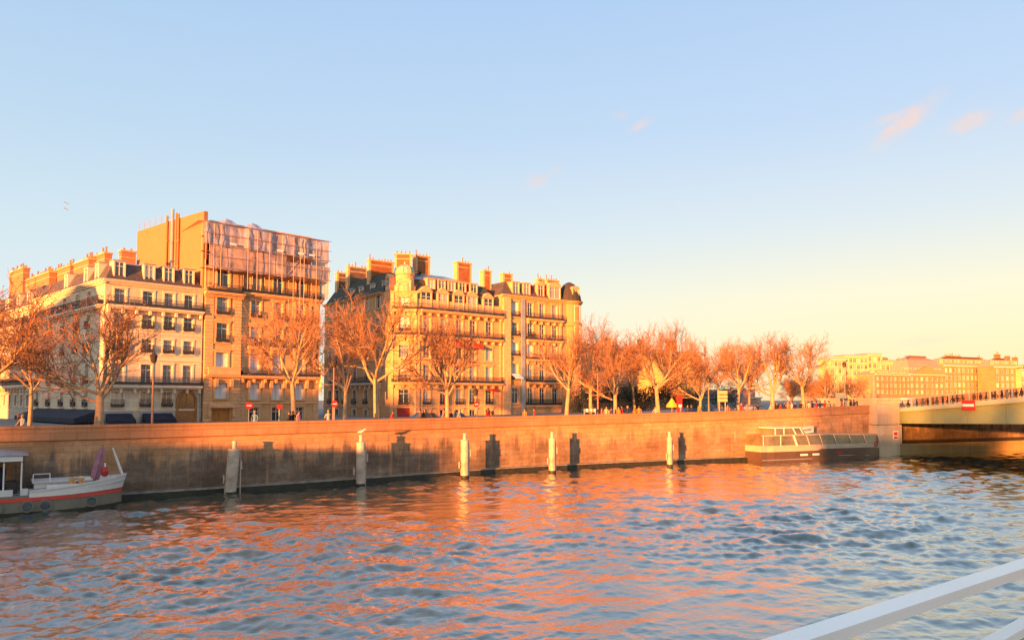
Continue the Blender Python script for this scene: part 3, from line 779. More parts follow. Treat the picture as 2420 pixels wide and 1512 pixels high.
# =================================================================== bridge end, lower quay
pe = Vector((WQ[-1, 0], WQ[-1, 1], 0)); te = Vector((*wtan(len(WQ) - 1), 0)); ne = Vector((te.y, -te.x, 0))
M['abut'] = stone('abutment_stone', (.62, .50, .36), course=1.3, long_=2.2, streak=.45)
M['lowq'] = stone('lower_quay_stone', (.46, .33, .17), course=2.2, long_=1.4, streak=.6, joint=.6)
M['girder'] = simple('olive_green_steel', (.27, .32, .17), .5, var=.1, scale=.35)
M['fascia'] = simple('pale_steel_fascia', (.36, .40, .30), .5, var=.1, scale=.5)
M['railw'] = simple('bridge_rail_paint', (.30, .34, .28), .5, var=.1)
mb = MB(); a = pe; b_ = onz(2420, 1058, 0) if 0 else pe + te*130
hq = 1.4
for s0_, s1_ in ((3.2, 30), (30, 130)):
    A, B = pe + te*s0_, pe + te*s1_
    mb.face([(A.x, A.y, -1.5), (B.x, B.y, -1.5), (B.x, B.y, hq), (A.x, A.y, hq)], 0, [(s0_, -1.5), (s1_, -1.5), (s1_, hq), (s0_, hq)])
    C, D = B - ne*9, A - ne*9
    mb.face([(A.x, A.y, hq), (B.x, B.y, hq), (C.x, C.y, hq), (D.x, D.y, hq)], 0, [(s0_, 0), (s1_, 0), (s1_, 9), (s0_, 9)])
mb.face([tuple(pe + te*3.2 + Vector((0, 0, z))) for z in (-1.5,)] + [tuple(pe + te*3.2 + Vector((0, 0, hq))), tuple(pe + te*3.2 - ne*9 + Vector((0, 0, hq))), tuple(pe + te*3.2 - ne*9 + Vector((0, 0, -1.5)))], 0, [(0, -1.5), (0, hq), (9, hq), (9, -1.5)])
structure(mb.build('lower_quay', M['lowq'], None))
# back wall behind the lower quay, under the bridge
mb = MB(); A, B = pe + te*3 - ne*6.5, pe + te*130 - ne*6.5
mb.face([(A.x, A.y, 0), (B.x, B.y, 0), (B.x, B.y, 6), (A.x, A.y, 6)], 0, [(-300, -6), (-173, -6), (-173, 0), (-300, 0)])  # run shifted to the darkest stone tone, standing in for shade
A2, B2 = A - ne*.6, B - ne*.6
mb.face([(A.x, A.y, 6), (B.x, B.y, 6), (B2.x, B2.y, 6), (A2.x, A2.y, 6)], 0, [(0, 0), (127, 0), (127, .6), (0, .6)])
o = mb.build('retaining_wall', M['quay'], None); tag(o, 'stained wall, coloured dark for the shade under the bridge', 'wall')
# abutment: stone pier with cap, joint groove and a notice panel
ab = empty('bridge_abutment', tuple(pe + te*1.5), 'pale stone bridge abutment where the quay wall meets the bridge', 'bridge abutment')
AXQ = (te, ne, Z3)
def qb(mb, s, y, z, L, W, H, m=0): mb.box(pe + te*s + ne*y + Z3*(z + H/2), (L, W, H), m, AXQ)
def abox(mb, s0, s1, y0, y1, z0, z1):
    P = [pe + te*s + ne*y for s, y in ((s0, y0), (s1, y0), (s1, y1), (s0, y1))]
    for i in range(4):
        p, q = P[i], P[(i+1) % 4]; L = (q - p).length; w0 = i*7
        mb.face([(p.x, p.y, z0), (q.x, q.y, z0), (q.x, q.y, z1), (p.x, p.y, z1)], 0, [(w0, z0), (w0+L, z0), (w0+L, z1), (w0, z1)])
    mb.face([(p.x, p.y, z1) for p in P], 0, [(p.x, p.y) for p in P])
mb = MB(); abox(mb, -.5, 3.2, -8, 1.3, -1.5, 3.9); abox(mb, 3.2, 4.4, -8, .6, 1.4, 3.9); mb.build('pier_base', M['abut'], ab)
mb = MB(); abox(mb, -.4, 3.4, -8, 1.2, 3.96, 7.0); mb.build('pier_block', M['abut'], ab)
mb = MB(); abox(mb, -.45, 3.5, -8.1, 1.35, 7.0, 7.25); mb.build('pier_cap', M['abut'], ab)
mb = MB()
c = onz(2113, 1023, 0); cc = pe + te*2.5 + ne*1.32 + Z3*2.6
for dx, w, m_ in ((0, .85, 0),): mb.box(cc, (w, .03, 1.1), 0, AXQ)
mb.box(cc + Z3*.2 + ne*.02, (.6, .02, .4), 1, AXQ); mb.box(cc - Z3*.3 + ne*.02, (.6, .02, .25), 1, AXQ)
mb.build('notice_panel', [M['hullw'], M['redcloth']], ab)
# bridge: perpendicular to the wall, curving up to mid river
BD = (ne * 1.0 + te * .12).normalized(); BO = pe + te*3.6 - ne*1.0
BSd = Vector((BD.y, -BD.x, 0)); BSd = BSd if BSd.dot(te) > 0 else -BSd      # away from the camera side
def bp_(s, y, z): return BO + BD*s + BSd*y + Z3*z
FACE = Fac(BO, BO + BD*90)
us = [FACE.U(x, 960) for x in (2108, 2420)]; zt = [FACE.Z(966, 2108), FACE.Z(937.5, 2420)]; zb_ = [FACE.Z(975, 2108), FACE.Z(950, 2420)]; zg = [FACE.Z(1001, 2129), FACE.Z(1002, 2420)]
def curve_z(z, s, rise=1.0):
    s0_, s1_ = us; t = (s - s0_) / (s1_ - s0_); k = z[1] - z[0]
    return z[0] + k * (t if t < 1 else 1 + 2.2*(1 - math.exp(-(t - 1)/2.2)))
bridge = empty('road_bridge', tuple(BO), 'olive green steel road bridge leaving the quay at the right edge', 'bridge')
S_ = [us[0] - .6 + k*2.0 for k in range(0, 50)]
def bstrip(mb, za, zb, y0, y1, smin=0):
    for a, b_ in zip(S_[:-1], S_[1:]):
        if b_ < smin: continue
        a = max(a, smin)
        mb.face([bp_(a, y0, za(a)), bp_(b_, y0, za(b_)), bp_(b_, y1, zb(b_)), bp_(a, y1, zb(a))], 0)
zT = lambda s: curve_z(zt, s); zB = lambda s: curve_z(zb_, s); zG = lambda s: curve_z(zg, s)
zD = lambda s: zT(s) - .45
mb = MB(); bstrip(mb, zD, zD, .4, 30); bstrip(mb, zD, zT, .4, .4); bstrip(mb, zT, zT, 0, .4); mb.build('deck', M['asphalt'], bridge)
mb = MB(); bstrip(mb, zB, zT, -.12, -.12); bstrip(mb, zT, zT, -.12, 0); bstrip(mb, zB, zB, -.12, .5); bstrip(mb, zB, zB, .5, 30); mb.build('fascia', M['fascia'], bridge)
gs = FACE.U(2119, 990)
for y in (.5, 8, 16, 24):
    mb = MB(); bstrip(mb, zG, zB, y, y, gs); bstrip(mb, zG, zG, y, y + .5, gs); bstrip(mb, zG, zB, y + .5, y + .5, gs)
    mb.face([bp_(gs, y, zG(gs)), bp_(gs, y + .5, zG(gs)), bp_(gs, y + .5, zB(gs)), bp_(gs, y, zB(gs))], 0)
    if y < 1:
        for k in range(1, 12): s_ = gs + k*4.3; mb.box(bp_(s_, y - .03, (zG(s_) + zB(s_))/2), (.04, .05, zB(s_) - zG(s_) - .1), 0, (BD, BSd, Z3))
    mb.build('girder', M['girder'], bridge)
for y in (-.06, 29.5):
    rl = MB()
    for h, t in ((1.0, .1), (.12, .07)):
        for a, b_ in zip(S_[:-1], S_[1:]): rl.tube([bp_(a, y, zT(a) + h), bp_(b_, y, zT(b_) + h)], t/2, 4, cap=False)
    rl.build('handrail', M['railw'], bridge)
s_ = us[0] + .4
while s_ < us[0] + 60:
    mb = MB(); mb.box(bp_(s_, -.06, zT(s_) + .5), (.16, .12, 1.06), 0, (BD, BSd, Z3)); mb.build('rail_post', M['railw'], bridge); s_ += 2.35
mb = MB()
for a in S_[:32]:
    for k in range(16): q = a + k/8; mb.box(bp_(q, -.06, zT(q) + .55), (.05, .03, .85), 0, (BD, BSd, Z3))
mb.build('baluster_row', M['iron'], bridge)
ss = FACE.U(2291, 956)
sg = empty('navigation_sign', tuple(bp_(ss, -.2, 0)), 'red square board with a white bar hung on the bridge fascia', 'sign')
zc = (zT(ss) + zB(ss))/2 - .12; hh = .52
mb = MB(); mb.box(bp_(ss, -.2, zc), (1.5, .06, 1.15), 0, (BD, BSd, Z3)); mb.build('panel', M['red'], sg)
mb = MB(); mb.box(bp_(ss, -.25, zc), (1.3, .03, .3), 0, (BD, BSd, Z3)); mb.build('white_bar', M['white'], sg)
# street level sheet joining the bridge deck: approach road
mb = MB(); A = [BO - BD*30 + BSd*(-1), BO + BD*(us[0]) + BSd*(-1), BO + BD*us[0] + BSd*31, BO - BD*30 + BSd*31]
mb.face([(A[0].x, A[0].y, 5.45), (A[1].x, A[1].y, zT(us[0]) - .02), (A[2].x, A[2].y, zT(us[0]) - .02), (A[3].x, A[3].y, 5.45)], 0)
structure(mb.build('bridge_approach_road', M['asphalt'], None))
# tall stone pylon at the bridge end
q, n_, z_ = quay_pt(2066, 2.5)
py = empty('bridge_pylon', (q.x, q.y, 5.3), 'slim pinkish stone pylon standing above the end of the quay wall', 'pylon')
mb = MB(); f = (Vector((q.x, q.y, 0)).length)/F_PX
wdt = 10*f
ztp = EYE + ray(2066, 884).z / ray(2066, 884).y * q.y
mb.lathe(Vector((q.x, q.y, 5.3)), [(wdt*.72, 0), (wdt*.72, 1.3), (wdt*.5, 1.5), (wdt*.46, (ztp-5.3)*.75), (wdt*.4, (ztp-5.3)*.95), (wdt*.1, ztp - 5.3), (0, ztp - 5.3)], 8)
M['pinkst'] = simple('pink_stone', (.42, .24, .17), .85, var=.25, scale=1.5)
mb.build('shaft', M['pinkst'], py)
# =================================================================== water
rng = np.random.default_rng(4)
def waves(X, Y, sp):
    Z = np.zeros_like(X); r = np.random.default_rng(11)
    nW = 130
    for k in range(nW):
        short = k % 5 < 3
        lam = .26 * (1.0 / .26) ** r.random() if short else 1.0 * (4.2 / 1.0) ** r.random()
        th = R(-76) + r.normal() * R(48 if short else 34); kk = 2 * math.pi / lam
        sl = (.145 if short else .13) * 1.42 / math.sqrt(nW * (.6 if short else .4)); amp = sl / kk
        ph = r.random() * 6.28; fade = np.clip((lam / sp - 2.0) / 1.5, 0, 1)
        arg = (X * math.cos(th) + Y * math.sin(th)) * kk + ph + .6*np.sin(X*.41/max(lam, .5) + k) + .6*np.sin(Y*.37/max(lam, .5) + k*2)
        gg = 1 + .7*np.sin(X*.6 + k*1.7 + 1.2*np.sin(Y*.35 + k)) * np.sin(Y*.5 + k*2.3)
        Z += amp * fade * gg * (np.sin(arg) - .38 * np.cos(2 * arg))
    g = .85 + .6*np.sin(X*.13 + .9*np.sin(Y*.09)) * np.sin(Y*.17 + .8*np.sin(X*.11))
    return Z * g
def water():
    A0, A1, nA = R(90 - 38), R(90 + 38), 900
    rr = [9.0]
    while rr[-1] < 135: rr.append(rr[-1] * 1.0038)
    rr = np.array(rr); aa = np.linspace(A0, A1, nA)
    RR, AA = np.meshgrid(rr, aa, indexing='ij'); X = RR*np.cos(AA); Y = RR*np.sin(AA); sp = RR*.0038
    Z = waves(X, Y, sp); Z[0] = 0; edge = np.minimum(1, np.minimum(AA - A0, A1 - AA)/.02); Z *= np.clip(edge, 0, 1)
    V = np.stack([X, Y, Z], -1).reshape(-1, 3); nr, na = RR.shape
    I = (np.arange(nr-1)[:, None]*na + np.arange(na-1)[None, :]).reshape(-1)
    F = np.stack([I, I+1, I+na+1, I+na], -1)[:, ::-1]
    # coarse remainder: outer ring, inner disc, and the sector behind the camera
    base = len(V); ro = [0.5, 9, 30, 70, 135.0, 300, 900, 4000]; ao = np.linspace(0, 2*math.pi, 73)[:-1]
    V2 = np.array([[r*math.cos(a), r*math.sin(a), -.03 if r < 140 else -.0] for r in ro for a in ao]); F2 = []
    for i in range(len(ro) - 1):
        for j in range(72):
            a = ao[j] + R(2.5); inside = A0 < a < A1
            if inside and 8 < ro[i] < 134: continue
            b0 = base + i*72; F2.append([b0 + j, b0 + 72 + j, b0 + 72 + (j+1) % 72, b0 + (j+1) % 72])
    # inner fan closed by first ring
    V = np.r_[V, V2]; F = np.r_[F, np.array(F2)]
    me = bpy.data.meshes.new('water'); me.vertices.add(len(V)); me.vertices.foreach_set('co', V.astype(np.float32).ravel())
    me.loops.add(len(F)*4); me.loops.foreach_set('vertex_index', F.astype(np.int32).ravel())
    me.polygons.add(len(F)); me.polygons.foreach_set('loop_start', np.arange(0, len(F)*4, 4, dtype=np.int32)); me.polygons.foreach_set('use_smooth', np.ones(len(F), bool))
    me.update(calc_edges=True); me.validate(); return me
m, nt, b = newmat('river_water')
b.inputs['Base Color'].default_value = (.075, .095, .105, 1); b.inputs['Roughness'].default_value = .04; b.inputs['IOR'].default_value = 2.0
b.inputs['Specular IOR Level'].default_value = 1.0
tc = N(nt, 'ShaderNodeTexCoord')
mp = N(nt, 'ShaderNodeMapping', inp={'Rotation': (0, 0, R(12)), 'Scale': (1.0, 2.3, 1)}); nt.links.new(tc.outputs['Object'], mp.inputs[0])
n1 = N(nt, 'ShaderNodeTexNoise', inp={'Scale': 2.6, 'Detail': 5, 'Roughness': .6}); nt.links.new(mp.outputs[0], n1.inputs['Vector'])
n2 = N(nt, 'ShaderNodeTexNoise', inp={'Scale': 6.5, 'Detail': 4, 'Roughness': .6}); nt.links.new(mp.outputs[0], n2.inputs['Vector'])
b1 = N(nt, 'ShaderNodeBump', inp={'Strength': 1.0, 'Distance': .015}); nt.links.new(n1.outputs[0], b1.inputs['Height'])
b2 = N(nt, 'ShaderNodeBump', inp={'Strength': 1.0, 'Distance': .004}); nt.links.new(n2.outputs[0], b2.inputs['Height']); nt.links.new(b1.outputs[0], b2.inputs['Normal'])
nt.nodes.remove(b)
df = N(nt, 'ShaderNodeBsdfDiffuse', inp={'Color': (.03, .042, .036, 1)}); gl = N(nt, 'ShaderNodeBsdfGlossy', inp={'Roughness': .012, 'Color': (.93, .93, .87, 1)})
lw = N(nt, 'ShaderNodeLayerWeight', inp={'Blend': .5}); pw = N(nt, 'ShaderNodeMath', operation='POWER', inp={1: 2.1}); ma = N(nt, 'ShaderNodeMath', operation='MULTIPLY_ADD', inp={1: 1.12, 2: .03}); ma.use_clamp = True
for k in (df, gl, lw): nt.links.new(b2.outputs[0], k.inputs['Normal'])
nt.links.new(lw.outputs['Facing'], pw.inputs[0]); nt.links.new(pw.outputs[0], ma.inputs[0])
ms = N(nt, 'ShaderNodeMixShader'); nt.links.new(ma.outputs[0], ms.inputs[0]); nt.links.new(df.outputs[0], ms.inputs[1]); nt.links.new(gl.outputs[0], ms.inputs[2])
nt.links.new(ms.outputs[0], nt.nodes['Material Output'].inputs[0])
me = water(); me.materials.append(m); o = bpy.data.objects.new('water', me); COL.objects.link(o); structure(o)
# =================================================================== buildings
def back(F, dep): return [tuple((F.b - F.n*dep).xy), tuple((F.a - F.n*dep).xy)]
def facade(root, mb, F, cols, rows, ref, z0, z1, skip=(), surround='surround', kinds=None, rails=(), depth=.32, extra=(), d=0, m=0, u0=0, u1=None):
    """cols [(px x, width m)], rows [(y top, y bottom)] read at column ref; returns window list and z of rows"""
    cu = [(F.U(x, 870), w) for x, w in cols]; rz_ = [(F.Z(yb, ref), F.Z(yt, ref)) for yt, yb in rows]
    ops = opens(cu, rz_, skip)
    F.wall(mb, u0, u1 if u1 is not None else F.L, z0, z1, [o[2:] for o in ops] + list(extra), depth, m, d)
    for ci, ri, a, b_, za, zb in ops:
        k = (kinds or {}).get((ci, ri)) or (kinds or {}).get(ri) or 'pane'
        window(root, F, (a + b_)/2, za, b_ - a, zb - za, k, surround, railing=(ri in rails or (ci, ri) in rails), d=d)
    return rz_
def bandmb(mb, F, u0, u1, z, h=.18, dep=.12, m=0, d=0): F.box(mb, u0, u1, z - h/2, z + h/2, d, d + dep, m)
# ------------------------------------------------------------------ cream corner house with mansard (left)
c1, r1, l1 = at(241, 82.4), at(475, 90.2), at(75, 100.4)
F1 = Fac(c1, r1); F1s = Fac(l1, c1)
z1c = F1.Z(683, 468)
B1 = empty('corner_apartment_house', (c1.x, c1.y, GST), 'cream corner apartment house with a slate mansard and navy awnings at street level', 'apartment house')
mb = MB(); Z = lambda y: F1.Z(y, 440)
door_u = F1.U(440, 970)
rows = [(926, 962), (864, 909), (806, 838), (750, 784), (697, 731)]
facade(B1, mb, F1, [(279, 1.2), (346, 1.2), (396, 1.1), (443, 1.1)], rows, 440, GST - .6, z1c, skip={(3, 0)}, surround='surroundp', rails=(0, 2, 3))
# right column entresol replaced by the arched carriage door
rs = [90, 117.5, 147.6, 177, 205]
z_rows = [(Z(b_), Z(t)) for t, b_ in rows]
cu = [(F1s.U(x, 900), 1.1) for x in rs]
ops = opens(cu, z_rows)
F1s.wall(mb, 0, F1s.L, GST - .6, z1c, [o[2:] for o in ops])
for ci, ri, a, b_, za, zb in ops: window(B1, F1s, (a+b_)/2, za, b_-a, zb-za, 'pane', 'surroundp', railing=ri in (0, 1, 2, 3))
poly1 = [tuple(l1.xy), tuple(c1.xy), tuple(r1.xy), tuple((F1.b - F1.n*17).xy), tuple((F1s.a - F1s.n*12 ).xy)]
body(mb, poly1, GST - .6, z1c, skip=(0, 1))
mb.build('wall', M['cream'], B1)
mb = MB()
for F in (F1, F1s):
    cornice(mb, F, -.3, F.L + .3, z1c + .05, .55, .5)
    for y in (793, 853, 968): bandmb(mb, F, 0, F.L + .05, Z(y), .16, .12)
mb.build('cornice', M['trimp'], B1)
balcony(B1, F1, .1, F1.L - .1, Z(912), .8, M['trimp']); balcony(B1, F1, .1, F1.L - .1, Z(735), .8, M['trimp'])
balcony(B1, F1s, .4, F1s.L - .2, Z(735), .7, M['trimp'], brackets=False)
roof1 = mansard(B1, poly1, z1c + .05, Z(638), 1.1, Z(622), 4)
for x in (284, 355, 401, 449): dormer(B1, F1, F1.U(x, 655), z1c + .3, 1.3, 2.0, 1.4, mat=M['trimp'], d=-.25)
for x in (150, 196, 222): dormer(B1, F1s, F1s.U(x, 680), z1c + .3, 1.3, 2.0, 1.4, mat=M['trimp'], d=-.25)
for x0, x1, yt, off in ((287, 321, 596, 6), (211, 247, 606, 5), (174, 209, 620, 4), (122, 165, 637, 4)):
    chimney(roof1, F1 if x0 > 280 else F1s, x0, x1, yt, z1c + 1, off, .9, 'render', quoin=False)
# arched door
mb = MB(); dw = .95; dz = Z(946)
pts = [(door_u + math.cos(math.pi*k/14)*dw, dz + math.sin(math.pi*k/14)*dw) for k in range(15)]
P = lambda a, z, d: F1.p(a, z, d)
out = [(door_u + math.cos(math.pi*k/14)*(dw+.3), dz + math.sin(math.pi*k/14)*(dw+.3)) for k in range(15)]
pts2 = [(door_u + dw, GST)] + pts + [(door_u - dw, GST)]; out2 = [(door_u + dw + .3, GST)] + out + [(door_u - dw - .3, GST)]
for i in range(len(pts2) - 1):
    a, b_, c, d = pts2[i], pts2[i+1], out2[i+1], out2[i]
    mb.face([P(*a, .14), P(*b_, .14), P(*c, .14), P(*d, .14)], 0); mb.face([P(*d, 0), P(*c, 0), P(*c, .14), P(*d, .14)], 0); mb.face([P(*a, .02), P(*b_, .02), P(*b_, .14), P(*a, .14)], 0)
dsur = mb.build('door_surround', M['wood'], B1)
mb = MB(); mb.face([P(a, z, .03) for a, z in pts2], 0)
F1.box(mb, door_u - dw, door_u + dw, GST, GST + 1.7, .04, .1, 1); F1.box(mb, door_u - .04, door_u + .04, GST + 1.7, dz + dw - .03, .04, .1, 1); F1.box(mb, door_u - dw + .02, door_u + dw - .02, dz - .05, dz + .05, .04, .098, 1)
mb.build('door', [M['glass'], M['wood']], B1)
# shop fronts + box awnings
for x0, x1, lab in ((249, 309, 0), (335, 404, 1)):
    a, b_ = F1.U(x0, 985), F1.U(x1, 985); za = Z(975)
    mb = MB(); F1.box(mb, a - .2, b_ + .2, GST, za + .25, .01, .14, 0)
    mb.build('shop_front', M['zinc'], B1)
    mb = MB(); F1.box(mb, a + .1, b_ - .1, GST + .3, za - .2, .142, .19, 0); mb.build('shop_window', M['glass'], B1)
    mb = MB(); q = [P(a, za, .15), P(b_, za, .15), P(b_ + .1, za - .75, 1.5), P(a - .1, za - .75, 1.5)]; v = [P(a - .1, za - .75, 1.5), P(b_ + .1, za - .75, 1.5), P(b_ + .1, za - 1.15, 1.52), P(a - .1, za - 1.15, 1.52)]
    mb.face(q, 0); mb.face(v, 0); mb.face([P(a, za, .15), P(a - .1, za - .75, 1.5), P(a - .1, za - 1.15, 1.52), P(a, za - .9, .15)], 0); mb.face([P(b_, za, .15), P(b_ + .1, za - .75, 1.5), P(b_ + .1, za - 1.15, 1.52), P(b_, za - .9, .15)], 0)
    mb.build('awning', M['navy'], B1)
mb = MB(); PS = lambda a, z, d: F1s.p(a, z, d)
a, b_ = F1s.U(88, 990), F1s.L - .1; za = Z(966)
mb.face([PS(a, za, .1), PS(b_, za, .1), PS(b_ - .3, za - .95, 2.6), PS(a, za - .95, 2.6)], 0); mb.face([PS(a, za - .95, 2.6), PS(b_ - .3, za - .95, 2.6), PS(b_ - .3, za - 1.5, 2.6), PS(a, za - 1.5, 2.6)], 0)
mb.face([PS(b_, za, .1), PS(b_ - .3, za - .95, 2.6), PS(b_ - .3, za - 1.5, 2.6), PS(b_, za - 1.2, .1)], 0)
mb.build('awning', M['navy'], B1)
mb = MB(); F1s.box(mb, a, b_ - .2, GST, za - .3, .02, .12, 0); mb.build('shop_window', M['glass'], B1)
mb = MB(); mb.tube([F1.p(F1.L - .12, GST, .12), F1.p(F1.L - .12, z1c - .5, .12)], .08, 6); mb.build('drainpipe', M['zinc'], B1)
# ------------------------------------------------------------------ grey neighbour on the far left
dirL = (F1s.a - F1s.b).normalized(); l0 = F1s.a + dirL * 42
F0 = Fac(l0, F1s.a + dirL*.05)
B0 = empty('apartment_house', (F0.b.x, F0.b.y, GST), 'shaded grey apartment house at the far left edge with long black balconies', 'apartment house')
mb = MB(); z0c = z1c - .6
zr = [(Z(962) , Z(930)), (Z(903), Z(868)), (Z(846), Z(812)), (Z(790), Z(757)), (Z(737), Z(708))]
cu = [(F0.L - 1.8 - 2.9*k, 1.2) for k in range(9)]
ops = opens(cu, zr); F0.wall(mb, 0, F0.L, GST - .6, z0c, [o[2:] for o in ops])
for ci, ri, a, b_, za, zb in ops:
    if ci < 8: window(B0, F0, (a+b_)/2, za, b_-a, zb-za, 'pane', 'surroundp', railing=ri in (2, 3))
poly0 = [tuple(F0.a.xy), tuple(F0.b.xy), tuple((F0.b - F0.n*12).xy), tuple((F0.a - F0.n*12).xy)]
body(mb, poly0, GST - .6, z0c, skip=(0,)); mb.build('wall', M['grey'], B0)
mb = MB(); cornice(mb, F0, 0, F0.L, z0c + .05, .5, .45); bandmb(mb, F0, 0, F0.L, Z(855), .16, .1); mb.build('cornice', M['trimp'], B0)
balcony(B0, F0, 8, F0.L - .1, Z(905), 1.0, M['trimp']); balcony(B0, F0, 8, F0.L - .1, Z(740), .8, M['trimp'], brackets=False)
roof0 = mansard(B0, poly0, z0c + .05, z0c + 3.0, 1.3, z0c + 4, 3)
for x in (12, 38, 62): dormer(B0, F0, F0.U(x, 700), z0c + .3, 1.7, 2.0, 1.4, mat=M['trimp'], d=-.3)
for x0, x1, yt in ((22, 54, 641), (60, 82, 661), (84, 116, 650)): chimney(roof0, F0, x0, x1, yt, z0c + 1, 3, .9, 'render', quoin=False)
# ------------------------------------------------------------------ tall golden house under scaffolding
a2, b2_ = at(478, 90.25), at(752, 101.4)
F2 = Fac(a2, b2_); G2 = Fac(at(325, 101.4, 552), at(472, 90.25))
B2 = empty('tall_apartment_house', (a2.x, a2.y, GST), 'tall golden apartment house with blank orange side wall, its top wrapped in scaffolding', 'apartment house')
Z2 = lambda y: F2.Z(y, 602); ztop2 = G2.Z(505, 462)
zc2 = Z2(694); za2 = Z2(628)
mb = MB(); mr = MB()
uP0, uP1 = F2.U(481, 800), F2.U(566, 800)       # left pavilion, projecting
rows = [(650, 687), (710, 752), (772, 815), (836, 884), (906, 944), (962, 999)]
cols = [(602, 1.3), (655, 1.3), (708, 1.3), (740, 1.0)]
kn = {4: 'blind', (0, 3): 'blind', (1, 3): 'blind'}
facade(B2, mb, F2, cols, rows, 602, GST - .6, za2, kinds=kn, rails=(1, 2), skip={(3, 5), (3, 4), (3, 3), (3, 0)}, u0=uP1)
rowsP = [(636, 678), (701, 744), (764, 809), (832, 867), (904, 941)]
ZP = lambda y: F2.Z(y, 525, .35)
cuP = F2.U(525, 800, .35)
opsP = [(0, k, cuP - .75, cuP + .75, ZP(b_), ZP(b_) + round(ZP(t) - ZP(b_), 1)) for k, (t, b_) in enumerate(rowsP)]
dA, dB = F2.U(499, 980, .35), F2.U(543, 980, .35); dzt = ZP(966)
F2.wall(mb, uP0, uP1, GST - .6, ZP(632), [o[2:] for o in opsP] + [(dA, dB, GST - .6, dzt)], .35, 0, .35)
for (_, k, a, b_, za, zb) in opsP: window(B2, F2, cuP, za, 1.5, zb - za, 'blind' if k in (3, 4) else 'pane', 'surround', railing=k in (1, 2), d=.35)
for u in (uP0, uP1): mb.face([F2.p(u, GST - .6, 0), F2.p(u, GST - .6, .35), F2.p(u, ZP(632), .35), F2.p(u, ZP(632), 0)], 0, [(0, 0), (.35, 0), (.35, 20), (0, 20)])
polyB2 = [tuple(F2.a.xy), tuple(F2.b.xy)] + back(F2, 15)
body(mb, polyB2, GST - .6, za2, skip=(0,)); mb.build('wall', M['gold'], B2)
# rusticated corner strips
mb = MB()
for a, b_, dd in ((uP0 - .02, uP0 + 1.0, .37), (uP1 - 1.0, uP1 + .02, .37), (uP1 + .02, uP1 + .75, .02), (F2.L - .8, F2.L + .02, .02)):
    z = GST
    while z < zc2 - .6: F2.box(mb, a, b_, z, z + .36, dd - .02, dd + .07); z += .42
mb.build('rustication', M['trim'], B2)
mb = MB()
cornice(mb, F2, uP1, F2.L + .3, zc2, .7, .55); cornice(mb, F2, uP0 - .2, uP1 + .2, ZP(692), .8, .6, d=.35)
bandmb(mb, F2, uP1, F2.L, Z2(894), .3, .2); bandmb(mb, F2, uP1, F2.L, Z2(829), .14, .1); bandmb(mb, F2, uP1, F2.L, Z2(765), .14, .1); bandmb(mb, F2, uP0, uP1, ZP(888), .3, .45, d=.35)
bandmb(mb, F2, uP1, F2.L, Z2(952), .2, .16)
F2.box(mb, dA - .5, dB + .5, dzt + .15, dzt + .5, .36, .95); F2.box(mb, dA - .35, dB + .35, dzt + .5, dzt + .8, .36, .7)
for u in (dA - .35, dB + .35): F2.box(mb, u - .16, u + .16, dzt - .9, dzt + .145, .36, .8)
for x in (602, 655, 708, 525):
    u = F2.U(x, 900); zz = Z2(899) if x != 525 else ZP(896)
    for s_ in (-.95, .95): F2.box(mb, u + s_ - .2, u + s_ + .2, zz - .95, zz, .02 + (.35 if x == 525 else 0), .42 + (.35 if x == 525 else 0))
mb.build('cornice', M['trim'], B2)
mb = MB(); F2.box(mb, uP0 + .3, uP1 - .2, ZP(886), ZP(869), .75, .95); F2.box(mb, uP0 + .25, uP1 - .15, ZP(871), ZP(868), .7, 1.0); mb.build('balustrade', M['trim'], B2)
balcony(B2, F2, uP1 + .1, F2.L - .1, Z2(888), .9); balcony(B2, F2, uP1 + .1, F2.L, zc2, .75, brackets=False); balcony(B2, F2, uP0 + .1, uP1 - .1, ZP(692), 1.15, brackets=False)
for x in (602, 655, 708): u = F2.U(x, 820); balcony(B2, F2, u - 1.05, u + 1.05, Z2(819), .5)
mb = MB(); F2.box(mb, dA, dB, GST - .3, dzt, .0, .12, 0)
for k in range(5): u = dA + (dB - dA)*k/4; F2.box(mb, u - .05, u + .05, GST, dzt, .12, .17, 0)
M['door_o'] = simple('orange_varnished_door', (.50, .20, .04), .45, var=.2, scale=2); mb.build('door', M['door_o'], B2)
for x, w in ((602, 2.0), (655, 1.6)):
    pass
# attic walls and roof hidden by the sheeting, blank side gable
mb = MB(); pol = ccw(polyB2); in_ = poly_offset(pol, .9)
body(mb, [tuple(p) for p in in_], za2, ztop2 - .8); mb.build('attic_wall', M['gold'], B2)
mb = MB(); th = .5
for d, zz in ((.02, ztop2), (-th, ztop2)):
    q = [G2.p(0, GST, d), G2.p(G2.L + .1, GST, d), G2.p(G2.L + .1, ztop2, d), G2.p(G2.L * .5, ztop2 + .1, d), G2.p(0, ztop2, d)]; mb.face(q if G2.flip is False else q[::-1], 0)
mb.face([G2.p(0, ztop2, .02), G2.p(G2.L + .1, ztop2, .02), G2.p(G2.L + .1, ztop2, -th), G2.p(0, ztop2, -th)], 0)
for u in (0, G2.L + .1): mb.face([G2.p(u, GST, .02), G2.p(u, GST, -th), G2.p(u, ztop2, -th), G2.p(u, ztop2, .02)], 0)
mb.build('side_wall', M['render'], B2)
for x, yt, r in ((397, 512, .16), (410, 496, .2), (419, 505, .14), (424, 507, .14)):
    u = G2.U(x, 600); zt_ = G2.Z(yt, x); mb = MB(); mb.tube([G2.p(u, z1c + 1.5, .22), G2.p(u, zt_, .22)], r, 8)
    for y in (570, 630): zz = G2.Z(y, x); G2.box(mb, u - .3, u + .3, zz - .08, zz + .08, .0, .3)
    mb.build('flue_pipe', M['zinc'] if x == 410 else M['render'], B2)
